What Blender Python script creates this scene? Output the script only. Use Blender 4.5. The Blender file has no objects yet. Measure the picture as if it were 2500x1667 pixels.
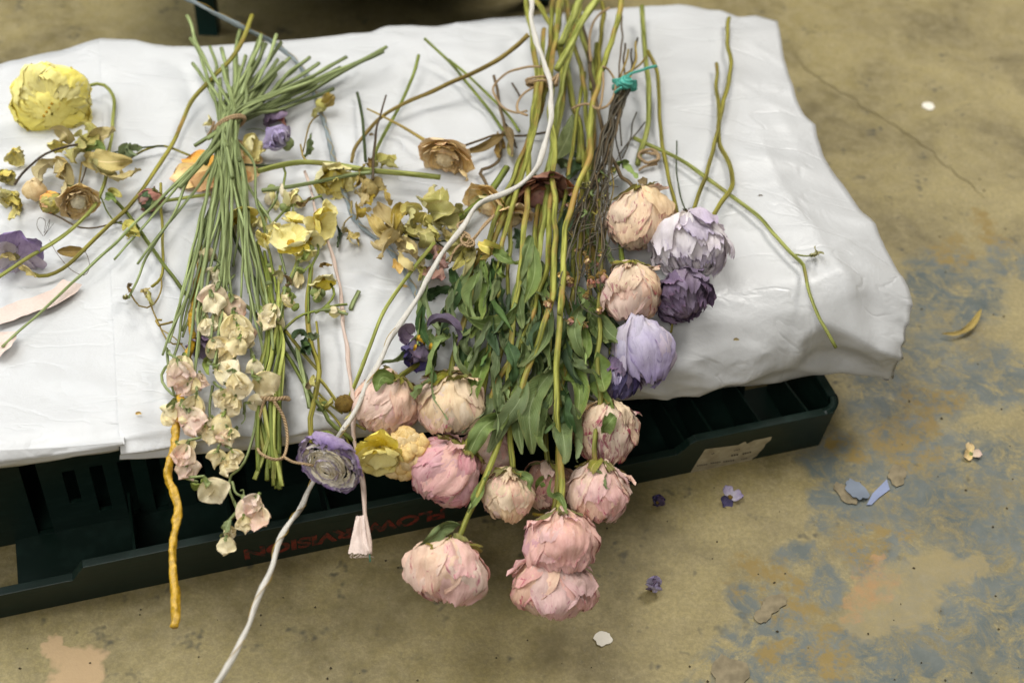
import bpy, math, random
import numpy as np
from mathutils import Vector, Matrix, noise

SC = bpy.context.scene
COL = SC.collection
CM = 0.01                                   # the script thinks in centimetres

# ------------------------------------------------------------------ camera
CAM_H, PITCH, ROLL, LENS = 64.8, 45.0, 3.0, 50.0
FPX = 2500 * LENS / 36.0
_t, _r = math.radians(PITCH), math.radians(ROLL)
FW = Vector((0, math.cos(_t), -math.sin(_t)))
_u = Vector((0, math.sin(_t), math.cos(_t))); _x = Vector((1, 0, 0))
RT = _x * math.cos(_r) + _u * math.sin(_r)
UP = -_x * math.sin(_r) + _u * math.cos(_r)
CAMP = Vector((0, 0, CAM_H))
cam_d = bpy.data.cameras.new('camera'); cam = bpy.data.objects.new('camera', cam_d); COL.objects.link(cam)
cam_d.lens = LENS; cam_d.sensor_width = 36.0; cam_d.clip_start = 0.02; cam_d.clip_end = 60
cam.matrix_world = Matrix(((RT.x, UP.x, -FW.x, 0), (RT.y, UP.y, -FW.y, 0), (RT.z, UP.z, -FW.z, CAM_H * CM), (0, 0, 0, 1)))
cam_d.dof.use_dof = True; cam_d.dof.focus_distance = 0.76; cam_d.dof.aperture_fstop = 7.5
SC.camera = cam

# ------------------------------------------------------------------ light: soft daylight of a workroom
w = bpy.data.worlds.new('World'); SC.world = w; w.use_nodes = True
w.node_tree.nodes['Background'].inputs[0].default_value = (0.95, 0.97, 1.0, 1)
w.node_tree.nodes['Background'].inputs[1].default_value = 0.06
def area(name, loc, target, size, size_y, power, col):
    d = bpy.data.lights.new(name, 'AREA'); d.shape = 'RECTANGLE'; d.size = size; d.size_y = size_y; d.energy = power; d.color = col
    o = bpy.data.objects.new(name, d); COL.objects.link(o); o.location = loc
    o.rotation_euler = (Vector(target) - Vector(loc)).to_track_quat('-Z', 'Y').to_euler(); return o
area('window_key', (0.95, 1.75, 1.75), (0.05, 0.62, 0.1), 0.65, 0.55, 21, (1.0, 0.97, 0.92))
area('ceiling_light', (-0.45, 0.70, 1.65), (-0.12, 0.60, 0.1), 0.9, 0.7, 13.5, (1.0, 0.99, 0.97))
area('window_left', (-0.95, 0.75, 0.85), (-0.05, 0.58, 0.1), 1.0, 0.7, 7.0, (0.91, 0.95, 1.0))
area('front_fill', (-0.35, -0.9, 1.7), (0.0, 0.55, 0.05), 1.1, 0.8, 13, (1.0, 0.98, 0.95))  # unseen fill lamp, added to brighten the flowers from the front
SC.view_settings.view_transform = 'Standard'; SC.view_settings.look = 'None'
SC.view_settings.exposure = 0.43; SC.view_settings.gamma = 1.0
try: SC.cycles.use_denoising = True; SC.cycles.max_bounces = 8; SC.cycles.transparent_max_bounces = 8
except Exception: pass

# ------------------------------------------------------------------ from the photograph's points to places on real surfaces
H = 10.0                                    # paper top above the floor, cm
A0 = None
def ray(px, py): return (FW * FPX + RT * (px - 1250) + UP * (833.5 - py))
def on_z(px, py, z):
    d = ray(px, py); return CAMP + d * ((z - CAM_H) / d.z)
FRC = on_z(2035, 1095, 0.0)                  # front right foot of the crate
YAW = math.radians(18.6)
EX = Vector((math.cos(YAW), math.sin(YAW), 0)); EY = Vector((-math.sin(YAW), math.cos(YAW), 0))
CRE0, CRE1 = on_z(2125, 684, H), on_z(290, 1050, H)   # line where the paper turns over the front
CD = (CRE0 - CRE1).normalized(); CN = Vector((-CD.y, CD.x, 0))   # CN points away from the viewer
def front_d(p): return (p - CRE1).dot(CN)
SLOPE = math.tan(math.radians(23))
def W(px, py, h=0.0):
    """point h cm above the paper top, or above the slope down which things hang past its front edge"""
    p = on_z(px, py, H + h)
    if front_d(p) >= 0: return p
    # plane z = H + h + SLOPE*front_d
    d = ray(px, py); n = CN * (-SLOPE) + Vector((0, 0, 1))
    q = CRE1 + Vector((0, 0, h)); t = (q - CAMP).dot(n) / d.dot(n); return CAMP + d * t
def on_plane(px, py, q, n):
    d = ray(px, py); return CAMP + d * ((q - CAMP).dot(n) / d.dot(n))
def cmpx(p): return (p - CAMP).dot(FW) / FPX      # cm per photo pixel at p
FR = {'0': (0, 0, 1.063), 'a': (0, 0, .3571), 'b': (400, 0, .3571), 'c': (900, 0, .3571), 'd': (1400, 0, .4719), 'e': (0, 500, .3571),
      'f': (400, 500, .3571), 'g': (950, 400, .2806), 'h': (1350, 400, .2806), 'i': (950, 700, .3316), 'j': (950, 1050, .3316),
      'k': (350, 850, .3316), 'l': (0, 1050, .3935), 'm': (1500, 850, .3571), 'n': (1400, 1100, .4677), 'o': (400, 1150, .3297),
      'p': (1700, 500, .3826), 'q': (840, 380, .2041), 's': (0, 0, 1.0)}
def P(f, x, y):
    a = FR[f]; return (a[0] + a[2] * x, a[1] + a[2] * y)

# ------------------------------------------------------------------ scene helpers
ORIG = {}
def thing(name, label, cat, at, group=None):
    o = bpy.data.objects.new(name, None); COL.objects.link(o); o.location = Vector(at) * CM; o.empty_display_size = 0.01
    o['label'] = label; o['category'] = cat
    if group: o['group'] = group
    ORIG[o.name] = Vector(at); return o
def org(o):
    while o is not None:
        if o.name in ORIG: return ORIG[o.name]
        o = o.parent
    return Vector((0, 0, 0))
def mk(name, verts, faces, mat, parent=None, uv=None, smooth=True, at=None, mats=None, midx=None):
    o0 = org(parent) if parent is not None else (Vector(at) if at is not None else Vector((0, 0, 0)))
    v = (np.array([tuple(p) for p in verts], dtype=float) - np.array(tuple(o0))) * CM
    me = bpy.data.meshes.new(name); me.from_pydata(v.tolist(), [], faces)
    if smooth: me.polygons.foreach_set('use_smooth', [True] * len(me.polygons))
    if uv is not None:
        L = me.uv_layers.new(name='UVMap'); li = np.zeros(len(me.loops), dtype=np.int32); me.loops.foreach_get('vertex_index', li)
        L.data.foreach_set('uv', np.array(uv, dtype=np.float32)[li].ravel())
    for m in (mats or [mat]): me.materials.append(m)
    if midx is not None: me.polygons.foreach_set('material_index', midx)
    me.update()
    o = bpy.data.objects.new(name, me); COL.objects.link(o)
    if parent is not None: o.parent = parent
    else:
        o.location = o0 * CM; ORIG[o.name] = Vector(o0)
    return o
def tag(o, label=None, cat=None, group=None, kind=None):
    for k, v in (('label', label), ('category', cat), ('group', group), ('kind', kind)):
        if v: o[k] = v
    return o
def grid_faces(nu, nv):
    n = nu + 1
    return [(j * n + i, j * n + i + 1, (j + 1) * n + i + 1, (j + 1) * n + i) for j in range(nv) for i in range(nu)]
def solid(o, t, off=0):
    m = o.modifiers.new('thickness', 'SOLIDIFY'); m.thickness = t * CM; m.offset = off; return o
def box_vf(c0, c1, fr=None):
    x0, y0, z0 = c0; x1, y1, z1 = c1
    v = [Vector(p) for p in ((x0, y0, z0), (x1, y0, z0), (x1, y1, z0), (x0, y1, z0), (x0, y0, z1), (x1, y0, z1), (x1, y1, z1), (x0, y1, z1))]
    if fr: v = [fr(p) for p in v]
    return v, [(0, 3, 2, 1), (4, 5, 6, 7), (0, 1, 5, 4), (1, 2, 6, 5), (2, 3, 7, 6), (3, 0, 4, 7)]
def n3(x, y=0.0, z=0.0): return noise.noise(Vector((x, y, z)))
def ridge(x, y, z): return 1.0 - 2.0 * abs(n3(x, y, z))
def crspline(pts, n):
    """n+1 points along a Catmull-Rom curve, evenly by length"""
    pts = [Vector(p) for p in pts]
    if len(pts) == 2: return [pts[0].lerp(pts[1], i / n) for i in range(n + 1)]
    e = [pts[0] * 2 - pts[1]] + pts + [pts[-1] * 2 - pts[-2]]
    out = []
    for k in range(1, len(e) - 2):
        a, b, c, d = e[k - 1:k + 3]
        for s in range(12):
            t = s / 12
            out.append(0.5 * ((2 * b) + (c - a) * t + (2 * a - 5 * b + 4 * c - d) * t * t + (3 * b - a - 3 * c + d) * t ** 3))
    out.append(pts[-1])
    ac = [0.0]
    for i in range(1, len(out)): ac.append(ac[-1] + (out[i] - out[i - 1]).length)
    res = []; j = 0
    for i in range(n + 1):
        s = ac[-1] * i / n
        while j < len(ac) - 2 and ac[j + 1] < s: j += 1
        f = 0 if ac[j + 1] == ac[j] else (s - ac[j]) / (ac[j + 1] - ac[j])
        res.append(out[j].lerp(out[j + 1], min(1, max(0, f))))
    return res
def plen(pts): return sum((Vector(pts[i + 1]) - Vector(pts[i])).length for i in range(len(pts) - 1))

# ------------------------------------------------------------------ materials
def lin(h):
    h = h.lstrip('#'); c = [int(h[i:i + 2], 16) / 255 for i in (0, 2, 4)]
    return tuple((x / 12.92 if x <= .04045 else ((x + .055) / 1.055) ** 2.4) for x in c) + (1,)
class NT:
    def __init__(s, name):
        s.m = bpy.data.materials.new(name); s.m.use_nodes = True; s.t = s.m.node_tree; s.n = s.t.nodes; s.b = s.n['Principled BSDF']; s.out = s.n['Material Output']
    def new(s, ty, **k):
        o = s.n.new(ty)
        for a, v in k.items(): setattr(o, a, v)
        return o
    def put(s, sock, v):
        if isinstance(v, bpy.types.NodeSocket): s.t.links.new(v, sock)
        else: sock.default_value = v
    def noise(s, vec, scale, detail=3, rough=.55, dist=0.0, dim='3D'):
        o = s.new('ShaderNodeTexNoise'); s.put(o.inputs['Vector'], vec); o.inputs['Scale'].default_value = scale; o.inputs['Detail'].default_value = detail
        o.inputs['Roughness'].default_value = rough; o.inputs['Distortion'].default_value = dist; return o.outputs['Fac']
    def ramp(s, fac, a, b, mode='LINEAR'):
        o = s.new('ShaderNodeMapRange'); o.interpolation_type = 'SMOOTHSTEP' if mode == 'S' else 'LINEAR'
        s.put(o.inputs[0], fac); o.inputs[1].default_value = a; o.inputs[2].default_value = b; return o.outputs[0]
    def mix(s, fac, a, b, blend='MIX'):
        o = s.new('ShaderNodeMix', data_type='RGBA', blend_type=blend); s.put(o.inputs[0], fac); s.put(o.inputs[6], a); s.put(o.inputs[7], b); return o.outputs[2]
    def math(s, op, a, b=0.0, clamp=False):
        o = s.new('ShaderNodeMath', operation=op, use_clamp=clamp); s.put(o.inputs[0], a); s.put(o.inputs[1], b); return o.outputs[0]
    def vmath(s, op, a, b):
        o = s.new('ShaderNodeVectorMath', operation=op); s.put(o.inputs[0], a); s.put(o.inputs[1], b); return o.outputs[0]
    def bump(s, hgt, strength, dist=.001):
        o = s.new('ShaderNodeBump'); s.put(o.inputs['Height'], hgt); o.inputs['Strength'].default_value = strength; o.inputs['Distance'].default_value = dist
        s.put(s.b.inputs['Normal'], o.outputs[0]); return o
    def translucent(s, col, fac):
        t = s.new('ShaderNodeBsdfTranslucent'); s.put(t.inputs[0], col); x = s.new('ShaderNodeMixShader'); x.inputs[0].default_value = fac
        s.t.links.new(s.b.outputs[0], x.inputs[1]); s.t.links.new(t.outputs[0], x.inputs[2]); s.t.links.new(x.outputs[0], s.out.inputs[0])
    def uvr(s, sx=1, sy=1):
        """UV stretched, shifted by a per-object random"""
        tc = s.new('ShaderNodeTexCoord'); oi = s.new('ShaderNodeObjectInfo'); k = s.math('MULTIPLY', oi.outputs['Random'], 37.0)
        c = s.new('ShaderNodeCombineXYZ'); s.put(c.inputs[2], k); v = s.vmath('MULTIPLY', tc.outputs['UV'], (sx, sy, 1)); return s.vmath('ADD', v, c.outputs[0])
    def obj(s): return s.new('ShaderNodeTexCoord').outputs['Object']
    def rnd(s): return s.new('ShaderNodeObjectInfo').outputs['Random']
    def uvsplit(s):
        tc = s.new('ShaderNodeTexCoord'); x = s.new('ShaderNodeSeparateXYZ'); s.t.links.new(tc.outputs['UV'], x.inputs[0]); return x.outputs[0], x.outputs[1]
    def hsv(s, col, hue=.5, sat=1.0, val=1.0):
        o = s.new('ShaderNodeHueSaturation'); s.put(o.inputs['Hue'], hue); s.put(o.inputs['Saturation'], sat); s.put(o.inputs['Value'], val); s.put(o.inputs['Color'], col); return o.outputs[0]
def plain(name, col, rough=.6, bump=.0, bscale=60, var=.0, spec=.3):
    q = NT(name); v = q.obj(); n = q.noise(v, bscale, 4); c = q.mix(q.ramp(n, .3, .7), lin(col), q.hsv(lin(col), .5, 1.0, 1 - var))
    q.put(q.b.inputs['Base Color'], c); q.b.inputs['Roughness'].default_value = rough; q.b.inputs['Specular IOR Level'].default_value = spec
    if bump: q.bump(n, bump, .0008)
    return q.m
# ================================================================== the setting
def floor_mat():
    q = NT('concrete_floor'); v = q.obj()
    big = q.noise(v, 3.2, 5, .6); mid = q.noise(v, 14, 5, .65, .4); fine = q.noise(v, 90, 4, .7); grit = q.noise(v, 380, 3, .75); spk = q.noise(v, 42, 3, .8)
    c = q.mix(q.ramp(big, .3, .7), lin('#85784a'), lin('#ab9c6c'))
    c = q.mix(q.math('MULTIPLY', q.ramp(mid, .40, .70), .8), c, lin('#5a5034'))
    c = q.mix(q.math('MULTIPLY', q.ramp(fine, .4, .7), .5), c, lin('#a99c78'))
    c = q.mix(q.math('MULTIPLY', q.ramp(grit, .35, .7), .45), c, lin('#4f472f')); c = q.mix(q.math('MULTIPLY', q.ramp(grit, .62, .74), .5), c, lin('#b5a988'))
    c = q.mix(q.math('MULTIPLY', q.ramp(spk, .61, .70), .8), c, lin('#474539'))     # dark grit
    # worn blue-grey paint, ochre and orange stains: patches with a place of their own
    wn = q.new('ShaderNodeTexNoise'); q.put(wn.inputs['Vector'], v); wn.inputs['Scale'].default_value = 11; wn.inputs['Detail'].default_value = 5; wn.inputs['Roughness'].default_value = .7
    d0 = q.vmath('SUBTRACT', wn.outputs['Color'], (.5, .5, .5))
    def blob(pts, wob=.06, nscale=7):
        vw = q.vmath('ADD', v, q.vmath('MULTIPLY', d0, (wob * 2.6, wob * 2.6, 0)))
        acc = None
        for (px, py, r) in pts:
            w0 = on_z(px, py, 0) * CM
            ds = q.new('ShaderNodeVectorMath', operation='DISTANCE'); q.put(ds.inputs[0], vw); q.put(ds.inputs[1], (w0.x, w0.y, 0))
            k = q.ramp(ds.outputs['Value'], r * CM, r * CM * .72)
            acc = k if acc is None else q.math('MAXIMUM', acc, k)
        return acc
    grey = blob([(2330, 700, 4.5), (2250, 820, 4.5), (2400, 900, 4.5), (2200, 960, 4), (2080, 1130, 3.6), (2300, 1180, 5.5), (2480, 1250, 6), (2050, 1230, 2.6),
                 (1980, 1380, 2.4), (2250, 1350, 4.5), (1870, 1500, 2.6), (1830, 1640, 3.5), (2000, 1640, 4), (2440, 1480, 6.5), (2250, 1640, 6), (2500, 620, 3)], .035, 9)
    gtex = q.math('MULTIPLY', q.ramp(q.noise(v, 60, 5, .8, .5), .38, .56), q.ramp(q.noise(v, 17, 4, .7), .26, .46))
    gc = q.mix(q.ramp(q.noise(v, 16, 4, .6), .3, .7), lin('#4e5653'), lin('#6f726a'))
    c = q.mix(q.math('MULTIPLY', grey, gtex), c, gc)
    och = blob([(2320, 620, 2.4), (2230, 1020, 2.2), (2280, 960, 1.5), (2150, 860, 1.4), (2400, 560, 1.8), (2080, 1060, 1.6), (2130, 1290, 2.0), (1880, 1420, 2.6), (2030, 1570, 2.2), (1930, 1600, 1.8), (2250, 1090, 1.8)], .05, 16)
    c = q.mix(q.math('MULTIPLY', och, q.ramp(q.noise(v, 70, 4, .8), .42, .58)), c, lin('#84703e'))
    tan = blob([(2200, 1450, 2.6), (2290, 1400, 1.8), (2120, 1500, 1.8), (2370, 1390, .9)], .03, 8)
    c = q.mix(q.math('MULTIPLY', tan, .7), c, lin('#92835a'))
    org_ = blob([(2140, 1400, 1.5), (2110, 1440, 1.1), (2085, 1490, .8), (2150, 1350, .6)], .03, 18)
    c = q.mix(q.math('MULTIPLY', q.math('MULTIPLY', org_, q.ramp(q.noise(v, 50, 4, .8), .40, .6)), .6), c, lin('#a67c50'))
    pk = blob([(170, 1640, 1.6), (140, 1590, .7), (120, 1560, .8), (200, 1667, 1.6)], .03, 10)
    c = q.mix(q.math('MULTIPLY', pk, .8), c, lin('#bb9d76'))
    dark_patch = blob([(1150, 1490, 4.0), (1250, 1560, 3.0), (1560, 1370, 3.0), (1680, 1390, 2.4), (900, 1480, 3)], .05, 12)  # darker mottled patches on the concrete
    c = q.mix(q.math('MULTIPLY', q.math('MULTIPLY', dark_patch, q.ramp(mid, .3, .6)), .3), c, lin('#5f5638'))
    # hairline crack running away to the right
    q.put(q.b.inputs['Base Color'], c)
    q.put(q.b.inputs['Roughness'], q.ramp(fine, -.6, 1.4)); q.b.inputs['Specular IOR Level'].default_value = .28
    q.bump(q.math('ADD', q.math('MULTIPLY', mid, .6), q.math('ADD', fine, q.math('MULTIPLY', grit, .4))), .4, .0012)
    return q.m
flo = mk('floor', [(-900, -900, 0), (900, -900, 0), (900, 900, 0), (-900, 900, 0)], [(0, 1, 2, 3)], floor_mat(), smooth=False)
tag(flo, kind='structure')
# hairline crack in the slab
def strip(name, pts, wid, z, mat):
    pl = crspline([on_z(x, y, 0) for x, y in pts], 40); vs = []; fs = []
    for i, p in enumerate(pl):
        t = (pl[min(i + 1, 40)] - pl[max(i - 1, 0)]).normalized(); s = Vector((-t.y, t.x, 0)); j = s * (.5 * n3(i * .35, 3) + .3 * n3(i * 1.3, 5)); ww = wid * (.5 + .6 * abs(n3(i * .9, 8))) * (1 - abs(i / 20 - 1) ** 6)
        vs += [p + j + s * ww + Vector((0, 0, z)), p + j - s * ww + Vector((0, 0, z))]
        if i: fs.append((2 * i - 2, 2 * i - 1, 2 * i + 1, 2 * i))
    return mk(name, vs, fs, mat, flo)
strip('crack', [(1930, 130), (2010, 200), (2100, 255), (2230, 340), (2330, 420), (2420, 500)], .07, .05, plain('crack_dark', '#6f6443', .9))

# ------------------------------------------------------------------ black plastic crate, upside down
def CF(p): p = Vector(p); return FRC + EX * p.x + EY * p.y + Vector((0, 0, p.z))
def plastic():
    q = NT('black_green_plastic'); v = q.obj(); n = q.noise(v, 160, 3, .6); sc_ = q.noise(q.vmath('MULTIPLY', v, (1, 1, 8)), 60, 4, .7)
    c = q.mix(q.ramp(sc_, .5, .75), lin('#0c2019'), lin('#1a2f28')); q.put(q.b.inputs['Base Color'], c)
    q.put(q.b.inputs['Roughness'], q.math('ADD', q.math('MULTIPLY', sc_, .3), .32)); q.b.inputs['Specular IOR Level'].default_value = .42; q.bump(n, .12, .0005); return q.m
PL = plastic()
crate = thing('plastic_crate', 'upside-down black-green plastic flower crate under the white paper', 'crate', CF((-30, 14, 0)))
WY, WT = 5.4, 9.5                                           # wall plane behind the skirt, crate height
def px_wall(px, py):
    p = on_plane(px, py, CF((0, WY, 0)), EY); r = p - FRC; return r.dot(EX), r.z
# front wall with real slots
slots = []
for (x0, x1, y0, y1) in ((58, 100, 1040, 1335), (161, 193, 1156, 1231), (231, 264, 1143, 1248), (301, 334, 1130, 1265), (369, 402, 1117, 1252), (470, 503, 1105, 1225), (565, 600, 1100, 1210)):
    ym = (y0 + y1) / 2; a = px_wall(x0, ym)[0]; b = px_wall(x1, ym)[0]; slots.append((a, b, max(px_wall(x0, y1)[1], .35), min(px_wall(x0, y0)[1], 9.0)))
for k in range(9): slots.append((-33.5 + 2.1 * k, -32.7 + 2.1 * k, 3.2, 7.8))
slots += [(-12.5, -9.8, 1.2, 8.4), (-6.2, -5.4, 3.2, 7.8)]
def holed_wall(name, x0, x1, z0, z1, holes, fr):
    xs = sorted({x0, x1} | {h[0] for h in holes} | {h[1] for h in holes}); zs = sorted({z0, z1} | {h[2] for h in holes} | {h[3] for h in holes})
    vs = [fr(x, z) for z in zs for x in xs]; n = len(xs); fs = []
    for j in range(len(zs) - 1):
        for i in range(n - 1):
            cx, cz = (xs[i] + xs[i + 1]) / 2, (zs[j] + zs[j + 1]) / 2
            if any(h[0] < cx < h[1] and h[2] < cz < h[3] for h in holes): continue
            fs.append((j * n + i, j * n + i + 1, (j + 1) * n + i + 1, (j + 1) * n + i))
    return solid(mk(name, vs, fs, PL, crate, smooth=False), .28)
XL = -64.0
holed_wall('front_wall', XL + 4, -4.4, 0.0, WT, [h for h in slots if h[0] > XL + 5 and h[1] < -4.6], lambda x, z: CF((x * (1 - .0), WY + .06 * z, z)))
holed_wall('side_wall', 4.6, 26, 0.0, WT, [(8 + 3 * k, 9.2 + 3 * k, 2.5, 7.5) for k in range(6)], lambda y, z: CF((-4.2 - .05 * z, y, z)))
holed_wall('back_wall', XL + 4, -4.4, 0.0, WT, [(-56 + 3 * k, -54.8 + 3 * k, 2.5, 7.5) for k in range(16)], lambda x, z: CF((x, 26.4 - .04 * z, z)))
v, f = box_vf((XL + 3.8, WY + .4, WT - .45), (-4.6, 26.2, WT - .05), CF); mk('base_panel', v, f, PL, crate, smooth=False)
v, f = box_vf((-47.5, .45, .15), (-.9, WY + .2, .3), CF); mk('channel_shade', v, f, PL, crate, smooth=False)  # dark sheet added to stand in for shade in the open channel
v, f = box_vf((XL + 4.2, WY + .3, .16), (-4.5, 26, .31), CF); mk('inner_shade', v, f, PL, crate, smooth=False)  # added plate across the open mouth, keeps light from behind the slots
# skirt: outer rim standing on the floor, higher at the corner and the middle, low at the hand holds
def skirt_h(x):
    def st(a, b, t): u = min(1, max(0, (t - a) / (b - a))); return u
    hi, lo = 3.45, 2.35
    hh = lo + (hi - lo) * st(-10.3, -9.6, x)                  # right corner
    hh = max(hh, lo + (hi - lo) * min(st(-44.35, -43.75, x), 1 - st(-19.2, -18.6, x)))   # middle, with the lettering
    return hh
def skirt(name, x0, x1, fr, hfun):
    xs = []; x = x0
    while x < x1 - .01: xs.append(x); x += .35
    xs.append(x1); vs = []; uvs = []
    prof = [(.75, 0.0), (.35, .5), (.12, .8)]
    nz = 6
    for x in xs:
        h = hfun(x)
        for k in range(nz + 1):
            z = h * k / nz; y = .55 * (1 - z / 3.5)
            vs.append(fr(x, y, z))
        vs.append(fr(x, .42 - 0.15 * 0 + .55 * (1 - h / 3.5) * 1, h - .0))   # rolled lip to the inside
        vs.append(fr(x, .42 + .55 * (1 - h / 3.5), h - .3))
    n = nz + 3
    fs = [(i * n + k, (i + 1) * n + k, (i + 1) * n + k + 1, i * n + k + 1) for i in range(len(xs) - 1) for k in range(n - 1)]
    o = solid(mk(name, vs, fs, PL, crate, smooth=False), .16); m = o.modifiers.new('edge', 'BEVEL'); m.width = .0006; m.segments = 2; return o
skirt('front_rim', XL, -.75, lambda x, y, z: CF((x, y, z)), skirt_h)
def corner(name):
    vs = []; nz = 6; na = 8
    for a in range(na + 1):
        t = math.pi / 2 * a / na
        for k in range(nz + 1):
            z = 3.45 * k / nz; off = .55 * (1 - z / 3.5); r = .75 + .55 - off
            vs.append(CF((-1.3 + .55 + r * math.sin(t) - .55 + .0, 1.3 - r * math.cos(t), z)))
        r = .75 + .55 - .55 * (1 - 3.45 / 3.5) - .42
        vs.append(CF((-1.3 + r * math.sin(t), 1.3 - r * math.cos(t), 3.45)))
    n = nz + 2; fs = [(i * n + k, (i + 1) * n + k, (i + 1) * n + k + 1, i * n + k + 1) for i in range(na) for k in range(n - 1)]
    return solid(mk(name, vs, fs, PL, crate), .16)
corner('rim_corner')
skirt('side_rim', 1.25, 30.0, lambda x, y, z: CF((-y, x, z)), lambda x: 3.45)
for k in range(10):                                          # webs bracing the rim
    x = -2.1 - 3.05 * k if k < 3 else -9.85 - 5.2 * (k - 3)
    hh = skirt_h(x) - .12
    v, f = box_vf((x - .07, .5, .35), (x + .07, WY - .1, hh), CF)
    v[7] = CF((x - .07, WY - .1, hh - .9)); v[6] = CF((x + .07, WY - .1, hh - .9)); mk('web', v, f, PL, crate, smooth=False)
# red lettering, upside down because the crate is
def text_on(s, size, x_right, z_base, wid, mat, name):
    cu = bpy.data.curves.new(name, 'FONT'); cu.body = s; cu.size = size * CM; cu.extrude = .00012; cu.offset = .0006
    t = bpy.data.objects.new('tmp', cu); COL.objects.link(t); dg = bpy.context.evaluated_depsgraph_get(); dg.update()
    me = bpy.data.meshes.new_from_object(t.evaluated_get(dg)); bpy.data.objects.remove(t); bpy.data.curves.remove(cu)
    co = np.array([tuple(v.co) for v in me.vertices]) / CM; w0 = co[:, 0].max(); k = wid / w0
    vs = []
    for c in co:
        z = z_base - c[1]; y = .55 * (1 - z / 3.5) - .09 - c[2] * 1.0; vs.append(CF((x_right - c[0] * k, y, z)))
    fs = [tuple(p.vertices) for p in me.polygons]; bpy.data.meshes.remove(me)
    return mk(name, vs, fs, mat, crate, smooth=False)
def worn_print(name, col):
    q = NT(name); n = q.noise(q.obj(), 220, 4, .7); q.put(q.b.inputs['Base Color'], q.mix(q.ramp(n, .42, .62), lin(col), lin('#16241f'))); q.b.inputs['Roughness'].default_value = .6; return q.m
RED = worn_print('worn_red_print', '#7c2a1c')
def px_skirt(px, py):
    p = on_plane(px, py, CF((0, .3, 0)), EY); r = p - FRC; return r.dot(EX), r.z
xr, xl = px_skirt(1088, 1262)[0], px_skirt(598, 1365)[0]
text_on('FLOWERVISION', 1.45, xr, 1.85, xr - xl, RED, 'lettering')
xa, xb = px_skirt(790, 1302)[0], px_skirt(700, 1322)[0]
text_on('BRISTOL LTD', .34, xa, 2.62, xa - xb, RED, 'small_lettering') if False else None
# torn paper label on the right corner of the rim
lab = [(1720, 1093), (1760, 1088), (1800, 1083), (1818, 1074), (1822, 1080), (1840, 1071), (1862, 1067), (1883, 1062), (1880, 1071), (1868, 1080), (1863, 1090), (1853, 1100), (1845, 1110), (1835, 1116),
       (1832, 1124), (1822, 1128), (1820, 1134), (1813, 1139), (1790, 1146), (1740, 1154), (1700, 1161), (1674, 1166), (1690, 1140), (1704, 1117)]
def lab_pt(px, py, off):
    p = on_plane(px, py, CF((0, .55, 0)) , (EY + Vector((0, 0, .157))).normalized()); return p - EY * (.10 + off)
def paper_label():
    q = NT('label_paper'); n = q.noise(q.obj(), 130, 4, .6); q.put(q.b.inputs['Base Color'], q.mix(q.ramp(n, .35, .7), lin('#b3a88b'), lin('#95896d'))); q.b.inputs['Roughness'].default_value = .85; return q.m
vs = [lab_pt(x, y, 0) for x, y in lab]; mk('torn_label', vs, [tuple(range(len(vs) - 1, -1, -1))], paper_label(), crate, smooth=False)
PRN = plain('faded_print', '#5a5444', .9)
pv, pf = [], []
for (x0, y0, x1, y1, wd) in ((1783, 1108, 1802, 1105, 3), (1811, 1104, 1833, 1099, 3), (1700, 1133, 1726, 1129, 2), (1733, 1127, 1759, 1123, 2.2), (1764, 1123, 1792, 1119, 2.2), (1807, 1117, 1823, 1114, 1.6), (1796, 1133, 1812, 1131, 2.4), (1720, 1146, 1729, 1141, 2.6), (1735, 1105, 1743, 1101, 1.8), (1790, 1096, 1806, 1092, 1.6)):
    n = max(2, int((x1 - x0) / 5))
    for k in range(n):
        t0, t1 = k / n, (k + .68) / n; b = len(pv)
        for t, s in ((t0, -1), (t1, -1), (t1, 1), (t0, 1)): pv.append(lab_pt(x0 + (x1 - x0) * t, y0 + (y1 - y0) * t + s * wd * (.7 + .4 * n3(k * 3.1, x0)), .03))
        pf.append((b + 3, b + 2, b + 1, b))
mk('faded_marks', pv, pf, PRN, crate, smooth=False)

# ------------------------------------------------------------------ white tissue paper
def tissue(name, dark=0.0):
    q = NT(name); v = q.obj(); a = q.noise(v, 9, 4, .6, .8); b = q.noise(v, 30, 5, .6, 1.2); f = q.noise(v, 300, 3, .6)
    q.put(q.b.inputs['Base Color'], q.mix(q.ramp(a, .3, .7), lin('#cdcdcb'), lin('#c3c3c1')))
    q.put(q.b.inputs['Roughness'], q.ramp(b, -.15, 1.5)); q.b.inputs['Specular IOR Level'].default_value = .48; q.b.inputs['Sheen Weight'].default_value = .05
    # sharp little creases
    r = q.math('ABSOLUTE', q.math('SUBTRACT', q.noise(q.vmath('MULTIPLY', v, (1.0, 2.0, 1)), 14, 3, .5, .6), .5)); cr = q.ramp(r, 0.0, .035)
    vd = q.vmath('ADD', v, q.vmath('MULTIPLY', q.new('ShaderNodeTexNoise').outputs['Color'], (.03, .03, 0)))
    def facets(sc_):
        o = q.new('ShaderNodeTexVoronoi', feature='F1'); q.put(o.inputs['Vector'], vd); o.inputs['Scale'].default_value = sc_; return o.outputs['Distance']
    b = q.math('ADD', q.math('ADD', q.math('MULTIPLY', b, .6), q.math('MULTIPLY', facets(7.0), 1.1)), q.math('MULTIPLY', facets(19.0), .55))
    q.bump(q.math('ADD', q.math('ADD', q.math('MULTIPLY', b, .8), q.math('MULTIPLY', f, .10)), q.math('MULTIPLY', cr, .18)), .45, .0036)
    q.translucent(lin('#e6e6e4'), .10); return q.m
TIS = tissue('white_tissue')
def poly(pts):
    xs = [p[0] for p in pts]; ys = [p[1] for p in pts]; return lambda x: float(np.interp(x, xs, ys))
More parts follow.
